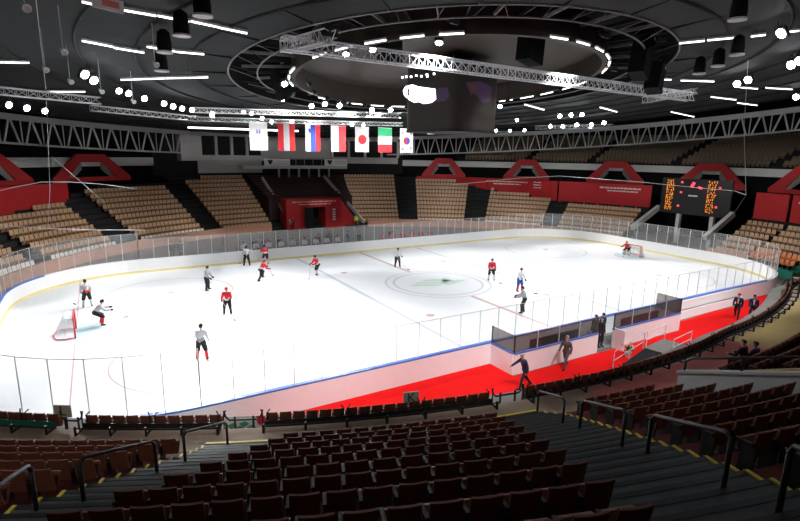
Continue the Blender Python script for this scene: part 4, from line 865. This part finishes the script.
# floodlights
AIM = Vector((-10, -12, 2))
def flood(P, label, size=.55, on=True, aim=None, group='floodlights'):
    P = Vector(P); d = ((aim or AIM)-P).normalized(); r_ = Vector((0, 0, 1)).cross(d).normalized(); u = d.cross(r_)
    t = thing('floodlight', label, 'light', P, 0, group); T = Matrix(((r_.x, d.x, u.x, 0), (r_.y, d.y, u.y, 0), (r_.z, d.z, u.z, 0), (0, 0, 0, 1)))
    m = MB(); m.prism([(-size*.3, -.3, -size*.3), (size*.3, -.3, -size*.3), (size*.3, -.3, size*.3), (-size*.3, -.3, size*.3)], (0, .1, 0)); m.prism([(-size*.5, -.2, -size*.5), (size*.5, -.2, -size*.5), (size*.5, -.2, size*.5), (-size*.5, -.2, size*.5)], (0, .19, 0)); m.xf(T).build('housing', 'black', t)
    m = MB(); m.prism([(size*.44*cos(2*PI*j/12), 0, size*.44*sin(2*PI*j/12)) for j in range(12)], (0, .02, 0)); m.xf(T).build('lens', 'lens' if on else 'post', t)
    m = MB(); m.tube([(-size*.55, -.1, 0), (-size*.55, -.1, size*.7), (size*.55, -.1, size*.7), (size*.55, -.1, 0)], .025, 4); m.xf(T); m.tube([u*size*.7, u*size*.7+Vector((0, 0, .3))], .03, 4); m.build('yoke', 'black', t)
    return P, d
def spot(P, tgt, W, ang=50, blend=.6, col=(.97, .985, 1)):
    l = bpy.data.lights.new('flood_beam', 'SPOT'); l.energy = W; l.spot_size = rad(ang); l.spot_blend = blend; l.color = col; l.shadow_soft_size = .35
    o = bpy.data.objects.new('flood_beam', l); COL.objects.link(o); o.location = P; o.rotation_euler = (Vector(tgt)-Vector(P)).to_track_quat('-Z', 'Y').to_euler(); return o
FL_ = [('row behind the nearer goal', -2.4, [(9, 105), (27, 108), (45, 111)], .55), ('bright pair on the ceiling over the nearer goal', -.9, [(85, 74.5), (94, 80.5)], .75),
       ('descending row over the far goal corner', -.9, [(119, 91), (128.5, 93.5), (144.5, 98.5), (164, 103.5), (173, 106.5), (182, 108.5), (192, 110), (212, 114)], .6),
       ('row above the white flag', -1., [(243.5, 112.5), (251.5, 113.5), (262, 118.5), (271.6, 122), (292, 122)], .5), ('row under the brown drum', -.7, [(311.5, 106), (325, 104), (339.5, 105.7), (372, 110), (390.5, 110)], .6),
       ('pair on the flags truss', -1.2, [(352, 124.6), (363.5, 125)], .5), ('pair by the slanted speaker line', -.5, [(284.6, 84), (283, 98.5)], .62),
       ('group on the roof ring near the long truss', .3, [(345.5, 54.7), (373, 49.6), (439, 43)], .62), ('row of three past the cube', -.9, [(560, 116), (571, 115), (582, 114.7)], .6),
       ('row of five over the second arch', -.8, [(550.5, 126.2), (563, 126.2), (577, 124.8), (591.5, 124.8), (604, 122.8)], .6), ('row of three low beneath the cube', -.8, [(496, 130.8), (510, 130.8), (524.5, 130.4)], .5),
       ('pair at different heights beside the cube', -.8, [(517, 120), (500, 106.6)], .5), ('bright group over the far end', -.8, [(737, 84), (748, 80), (791, 65), (799, 61)], .75), ('lone lamps at the far end', -.8, [(781, 33.5), (796, 97)], .75)]
beams = []
for nm, dz, L, sz in FL_:
    for i, (px, py) in enumerate(L):
        P = at_roof(px, py, dz)
        if P.y > 24 or (P-CAM).length > 75: P = CAM+(P-CAM)*min(1, 62/(P-CAM).length)
        dim = nm.startswith('row above') and False
        f = flood(P, ORD[i]+' lit floodlight from the goal side, '+nm, sz*.8); beams.append(f[0]+f[1]*.25)
tgL = [(-26, -9), (-22, 10), (-19, -13), (-27, 2), (-13, -12), (-10, 10), (-22, -5), (-29, -4), (-4, -4), (-15, 3)]; tgR = [(22, -9), (14, 10), (26, 6), (24, -2), (28, -5), (6, 11), (17, -6), (9, -9)]
use = [b for i, b in enumerate(beams) if i % 2 == 0]
for i, b in enumerate(use): q = tgL[i % len(tgL)] if b.x < 5 else tgR[i % len(tgR)]; spot(b, (*q, 0), BEAM_W*((b-Vector((*q, 0))).length/25)**2)
for i, a in enumerate((160, 143, 128, 114, 100, 86, 70, 54, 38, 20, 2, -14)):
    P = Vector((10.5*cos(rad(a)), 10.5*sin(rad(a)), ROOF(10.5*sin(rad(a)))-.5)); q = pol(36, a, 2.5 if a < 60 or a > 120 else 4.5); flood(P, ORD[i]+' small added floodlight on the drum edge turned to the far stands', .35, False, q, 'added stand floodlights'); spot(P, q, WIDE_W, 52, .45, (1, .97, .93))  # added lamps, put in to brighten the far stands
# house lights hung over the middle of the ice inside the roof ring
for i in range(8):
    a = 2*PI*i/8+.2; P = Vector((12.9*cos(a), 12.9*sin(a), ROOF(12.9*sin(a))+.1)); q = (P.x*1.1, P.y*.35, 0)
    flood(P, ORD[i]+' round house lamp counted around the inside of the roof ring', .5, False, Vector(q), 'house lamps in the roof ring'); spot(P+Vector((0, 0, -.3)), q, BEAM_W*.5, 78, .7)
    if P.y < 0: spot(P+Vector((.2, 0, -.3)), (P.x*1.9, 14.5, .6), BEAM_W*.9, 44, .8)  # second beam without its own lamp, added to brighten the far boards
for i, (x, y, q) in enumerate(((-26, -23, (-17, -13)), (-17, -25, (-12, -15)), (-8, -27, (-4, -15)), (1, -27, (3, -16)), (9, -26, (9, -16)), (16, -24, (17, -13)))):
    P = Vector((x, y, ROOF(y)-1.4)); flood(P, ORD[i]+' floodlight from the goal end above the near seats', .75, True, Vector((*q, 0)), 'near ceiling floodlights'); spot(P+Vector((0, .4, -.3)), (*q, 0), BEAM_W*.95, 50, 1.)
P = Vector((-31, -33, ROOF(-33)-.9)); flood(P, 'single floodlight on the ceiling high above the corner seats', .6, True, Vector((-27.5, -21, 4)), 'near ceiling floodlights'); spot(P, (-28, -20.5, 4), CORNER_W, 48, .8, (1, .9, .82)); P = Vector((-19, -34, ROOF(-34)-1.4)); flood(P, 'added floodlight on the ceiling high above the middle seats', .6, True, Vector((-13, -22.5, 3)), 'near ceiling floodlights'); spot(P, (-12.5, -22.5, 3), CORNER_W*.32, 42, 1., (1, .92, .85))  # the lamp above the middle seats is added to brighten walkway and first rows
# hanging speakers, horns, can lamps
def hung_box(px, py, w, h, dep, label, dz, tilt=0., yaw=20):
    P = at_roof(px, py, dz); t = thing('hanging_speaker', label, 'loudspeaker', P, rad(yaw)); X = Matrix.Rotation(rad(tilt), 4, 'Y')
    for i in range(4): m = MB(); m.box((0, 0, h*(.375-.25*i)), (w, dep, h*.235)); m.xf(X).build('cabinet', 'blackmatt', t)
    m = MB(); m.box((w*.22, -dep/2-.012, h*.41), (w*.3, .01, h*.05)); m.xf(X).build('name_plate', 'steel', t)
    m = MB(); m.bar((0, 0, h*.5), (0, 0, h*.5+.6), .06, .06); m.xf(X).build('hanger', 'black', t)
hung_box(390, 48, 1.35, 1.9, .9, 'black hanging speaker box between the long truss and the video cube', .2)
hung_box(531, 45, 1.9, 2.2, 1.0, 'large black hanging speaker box in front of the brown drum', .4, 6)
hung_box(281, 80, 1.2, 2.9, .9, 'slanted black hanging line of speakers at the goal side of the drum', .4, -22)
hung_box(642, 55, 1.5, 2.9, 1., 'slanted black hanging line of speakers at the far side of the drum', -.2, 16)
hung_box(655, 78, 1.2, 2.0, 1., 'smaller slanted black speaker line below the far side one', -1.0, 18)
for px, py, lab in ((202, 3, 'the topmost edge by the ring'), (181, 24, 'the top row of tubes'), (164, 42, 'the second row of tubes'), (161, 62, 'the third row of tubes'), (739, 8, 'the top over the far end'), (738, 46, 'the high far-end tubes'), (700, 66, 'the middle of the far-end ceiling'), (719, 58, 'the far-end ceiling near the high tubes')):
    P = at_roof(px, py, -.85); t = thing('can_lamp', 'unlit black can lamp by '+lab, 'light', P); m = MB(); m.lathe([(.34, -.5), (.36, -.1), (.3, .45), (.12, .6)], 14); m.build('can', 'blackmatt', t, True); m = MB(); m.lathe([(.36, -.52), (.4, -.52), (.4, -.44), (.36, -.44)], 14); m.build('rim', 'steel', t)
for px, py, lab in ((25, 7, 'topmost'), (63, 51, 'middle, on a long rod'), (45, 69, 'by the white vertical rope'), (70, 81, 'lowest, beside the bright pair of floodlights'), (101, 91, 'small, just under the bright floodlight pair'), (133, 101, 'small, in the descending row of floodlights'), (155, 64, 'below the can lamps')):
    P = at_roof(px, py, -2.0); t = thing('horn_speaker', 'white hanging horn speaker over the nearer goal, '+lab, 'loudspeaker', P, rad(25)); m = MB(); m.lathe([(.03, -.2), (.04, -.05), (.15, .16), (.13, .16), (.03, 0)], 12); m.xf(Matrix.Rotation(rad(115), 4, 'X')); m.build('horn', 'post', t, True)
    m = MB(); m.tube([(0, 0, 0), (0, 0, 1.9)], .025, 5); m.build('rod', 'steel', t); m = MB(); m.lathe([(.05, -.08), (.05, .08)], 8, (0, .17, .06)); m.build('driver', 'grey_wall', t)
t = thing('projector', 'dark blue-grey projector in a frame at the start of the long truss', 'projector', at_y(325, 33, -11)); m = MB(); m.box((0, 0, 0), (.8, 1.1, .5)); m.build('body', 'board_black', t); m = MB(); m.lathe([(.13, 0), (.15, .15)], 12); m.xf(Matrix.Rotation(rad(-90), 4, 'X') @ Matrix.Translation((0, 0, .5))); m.build('lens_barrel', 'steel', t); m = MB(); m.box((0, 0, .5), (.06, .06, .5)); m.build('hanger', 'steel', t)
t = thing('paper_sign', 'pale printed sign hung among the top tubes', 'sign', at_roof(108, 4, -.5), rad(25)); m = MB(); m.box((0, 0, 0), (1.3, .04, .5)); m.build('plate', 'text_white', t); m = MB(); m.box((.1, -.025, .02), (.7, .01, .25)); m.build('print_patch', 'pink', t)
# flags
FG = [(249.5, 267.5, 'white hanging flag with two small blue marks, first of the seven flags', 'iihf'), (278, 295, 'red-white-red striped hanging flag', 'aut'), (305.5, 320.5, 'white, blue and red striped hanging flag with a small shield', 'slo'), (331, 346, 'hanging flag half white and half red', 'pol'),
      (355, 369, 'white hanging flag with a red disc', 'jpn'), (378, 392, 'green, white and red hanging flag', 'ita'), (400, 413, 'white hanging flag with a red and blue disc', 'kor')]
for i, (x0, x1, lab, k) in enumerate(FG):
    a, b = at_y(x0, 136, 17), at_y(x1, 136, 17); w = b.x-a.x; t = thing('hanging_flag', lab, 'flag', ((a.x+b.x)/2, 17, 12.08), 0, 'flags over the far boards'); H = 2.66
    def fl(n_, mt, u0, u1, v0, v1, dy=0):
        m = MB(); N = 6; xs = [u0+(u1-u0)*j/N for j in range(N+1)]; wv = lambda u, v: .05*sin(u*5+i)*(1-v)
        P = [[Vector(((u-.5)*w, wv(u, v)+dy, (v-.5)*H)) for u in xs] for v in (v0, (v0+v1)/2, v1)]; Q = [[p+Vector((0, .012, 0)) for p in r] for r in P]
        for j in range(2): m.strip(P[j], P[j+1]); m.strip(Q[j], Q[j+1], True)
        for j in (0, 2): m.strip(P[j], Q[j])
        return m.build(n_, mt, t)
    def disc(mt, r, dy, a0=0, a1=360, z=0, x=0): m = MB(); q = [(x+r*cos(rad(a0+(a1-a0)*j/20)), dy, z+r*sin(rad(a0+(a1-a0)*j/20))) for j in range(21)]; m.prism(q[:-1] if a1-a0 == 360 else q, (0, .008, 0)); return m.build('emblem', mt, t)
    third = lambda cs: [fl('stripe', c, j/3, (j+1)/3, 0, 1) for j, c in enumerate(cs)]
    if k == 'iihf':
        fl('cloth', 'flag_white', 0, 1, 0, 1); m = MB()
        for s in (-.16, .1): m.box((s, -.07, .45), (.09, .02, .42)); m.box((s+.1, -.07, .42), (.07, .02, .1))
        m.build('emblem', 'flag_blue', t)
    if k == 'aut': third(('flag_red', 'flag_white', 'flag_red'))
    if k == 'slo': third(('flag_white', 'flag_blue', 'flag_red')); m = MB(); m.prism([(-.5, -.06, .95), (-.2, -.06, .95), (-.2, -.06, .65), (-.35, -.06, .45), (-.5, -.06, .65)], (0, .01, 0)); m.build('emblem', 'flag_blue', t)
    if k == 'pol': fl('stripe', 'flag_white', 0, .5, 0, 1); fl('stripe', 'flag_red', .5, 1, 0, 1)
    if k == 'jpn': fl('cloth', 'flag_white', 0, 1, 0, 1); disc('flag_red', .5, -.075)
    if k == 'ita': fl('stripe', 'flag_green', 0, 1, 2/3, 1); fl('stripe', 'flag_white', 0, 1, 1/3, 2/3); fl('stripe', 'flag_red', 0, 1, 0, 1/3)
    if k == 'kor':
        fl('cloth', 'flag_white', 0, 1, 0, 1); disc('flag_red', .42, -.075, 90, 270); disc('flag_blue', .42, -.075, -90, 90); m = MB()
        for sx in (-1, 1):
            for sz in (-1, 1):
                for j in (-1, 0, 1): m.bar((sx*.55-.14, -.07, sz*.85+j*.09), (sx*.55+.14, -.07, sz*.85+j*.09+sx*sz*-.08), .01, .05)
        m.build('bars', 'black', t)
    m = MB(); m.tube([(-w/2, 0, H/2+.02), (w/2, 0, H/2+.02)], .03, 5); m.build('hanging_bar', 'steel', t)
# video cube
t = thing('video_cube', 'large dark rounded video cube with a white picture hanging over centre ice', 'video screen', (.75, 0, 14.75), rad(-35.3)); s_ = 2.75; rc = .9
ol = []
for cx_, cy_, a0 in ((1, 1, 0), (-1, 1, 90), (-1, -1, 180), (1, -1, 270)): ol += arc(cx_*(s_-rc), cy_*(s_-rc), rc, a0, a0+90, 8)
c45, s45 = cos(rad(45+5)), sin(rad(45+5)); ol = [(x*c45-y*s45, x*s45+y*c45) for x, y in ol]; N = len(ol)
m = MB(); m.prism([(x, y, -2.25) for x, y in ol], (0, 0, 4.5)); m.build('screen_body', 'screen', t)
m = MB(); m.prism([(x*1.015, y*1.015, -2.4) for x, y in ol], (0, 0, .15)); m.prism([(x*1.015, y*1.015, 2.25) for x, y in ol], (0, 0, .2)); m.build('edge_frame', 'board_black', t)
m = MB(); [m.tube([(x, y, 2.4), (x, y, 4.2)], .05, 6) for x, y in ((-1.5, 0), (1.5, 0), (0, 1.5), (0, -1.5))]; m.build('suspension_rods', 'steel', t)
bpy.context.view_layer.update(); inv = t.matrix_world.inverted(); oloc = inv @ CAM
def on_cube(px, py, off=.02):                          # the point of the screen surface seen there
    d = (inv.to_3x3() @ ray(px, py)); best = 1e9
    for j in range(N):
        (x1, y1), (x2, y2) = ol[j], ol[(j+1) % N]; ex, ey = x2-x1, y2-y1; den = d.x*ey-d.y*ex
        if abs(den) < 1e-9: continue
        tt = ((x1-oloc.x)*ey-(y1-oloc.y)*ex)/den; u = ((x1-oloc.x)*d.y-(y1-oloc.y)*d.x)/den
        if -1e-4 <= u <= 1.0001 and 0 < tt < best: best = tt
    return oloc+d*(best-off) if best < 1e8 else oloc+d*44
def picture(poly, mt, n_, off=.03):
    cx_, cy_ = sum(x for x, y in poly)/len(poly), sum(y for x, y in poly)/len(poly); q = []
    for (x1, y1), (x2, y2) in zip(poly, poly[1:]+poly[:1]): q += [(x1+(x2-x1)*j/3, y1+(y2-y1)*j/3) for j in range(3)]
    n_q = len(q); P = [on_cube(390+(cx_+(x-cx_)*f)/5.79, 50+(cy_+(y-cy_)*f)/5.79, off) for f in (.001, .2, .4, .6, .8, 1) for x, y in q]
    m = MB(); m.add(P, [(a*n_q+i, a*n_q+(i+1) % n_q, (a+1)*n_q+(i+1) % n_q, (a+1)*n_q+i) for a in range(5) for i in range(n_q)]); m.build(n_, mt, t)
picture([(75, 235), (90, 210), (130, 200), (165, 212), (210, 218), (262, 225), (266, 285), (240, 305), (195, 312), (165, 300), (140, 305), (105, 285), (82, 262)], 'screen_white', 'white_picture', .05)
picture([(268, 225), (330, 215), (345, 265), (320, 295), (266, 300)], 'screen_violet', 'violet_glow'); picture([(440, 185), (520, 178), (590, 215), (580, 300), (540, 310), (490, 250)], 'screen_violet', 'violet_glow'); picture([(445, 200), (500, 188), (510, 235), (470, 262)], 'screen_red', 'red_glow', .05)
for x, y in ((72, 158), (95, 155), (122, 155), (152, 148), (182, 152), (214, 142), (216, 152), (255, 138)): picture([(x-6, y-6), (x+6, y-6), (x+6, y+6), (x-6, y+6)], 'screen_white', 'white_dot')
# ropes and cables
def rope(pts, label, r=.022, mt='cable'):
    P = [CAM+ray(px, py).normalized()*d for px, py, d in pts]; o = Vector(P[0]); t = MB(); t.tube([p-o for p in P], r, 5); b = t.build('cable', mt); b.location = o; tag(b, label, 'cable')
rope([(-10, 193, 46), (15, 187, 46), (42, 182, 46), (70, 182, 47), (100, 184, 48), (135, 188.5, 49)], 'pale cable curving over the seats behind the nearer goal, upper one')
rope([(-10, 224, 43), (35, 228, 43), (90, 230, 44), (145, 230, 45)], 'pale cable crossing low over the seats behind the nearer goal')
rope([(36, 0, (at_roof(36, 0, -.1)-CAM).length), (46, 90, 40), (50, 190, 45), (48, 228, 47)], 'thin pale rope hanging vertically over the nearer goal end', .015)
rope([(52, 157, 45), (80, 181, 47), (105, 203, 49)], 'pale rope slanting down across the red arch', .018)
rope([(452, 185, 74), (520, 178, 72), (560, 176, 71), (640, 182, 69), (700, 188, 68), (735, 191, 67), (746, 195, 66)], 'long pale cable running past the scoreboard', .03)
rope([(748, 60, (at_roof(748, 60, -.1)-CAM).length), (744, 130, 67), (746, 195, 67)], 'thin pale rope hanging beside the scoreboard', .02); rope([(746, 195, 66), (735, 212, 66), (722, 224, 66)], 'black cable slanting from the long pale cable to the corner seats', .04, 'black')
# ================================================================== WORLD AND VIEW
w = bpy.data.worlds.new('world'); S.world = w; w.use_nodes = True; w.node_tree.nodes['Background'].inputs[0].default_value = (.6, .65, .7, 1); w.node_tree.nodes['Background'].inputs[1].default_value = .0
S.view_settings.view_transform = 'Standard'; S.view_settings.look = 'None'; S.view_settings.gamma = 1; S.view_settings.use_curve_mapping = False; S.view_settings.exposure = EXPO
S.cycles.max_bounces = 6; S.cycles.diffuse_bounces = 3; S.cycles.transparent_max_bounces = 16; S.cycles.sample_clamp_indirect = 4; S.cycles.use_light_tree = True
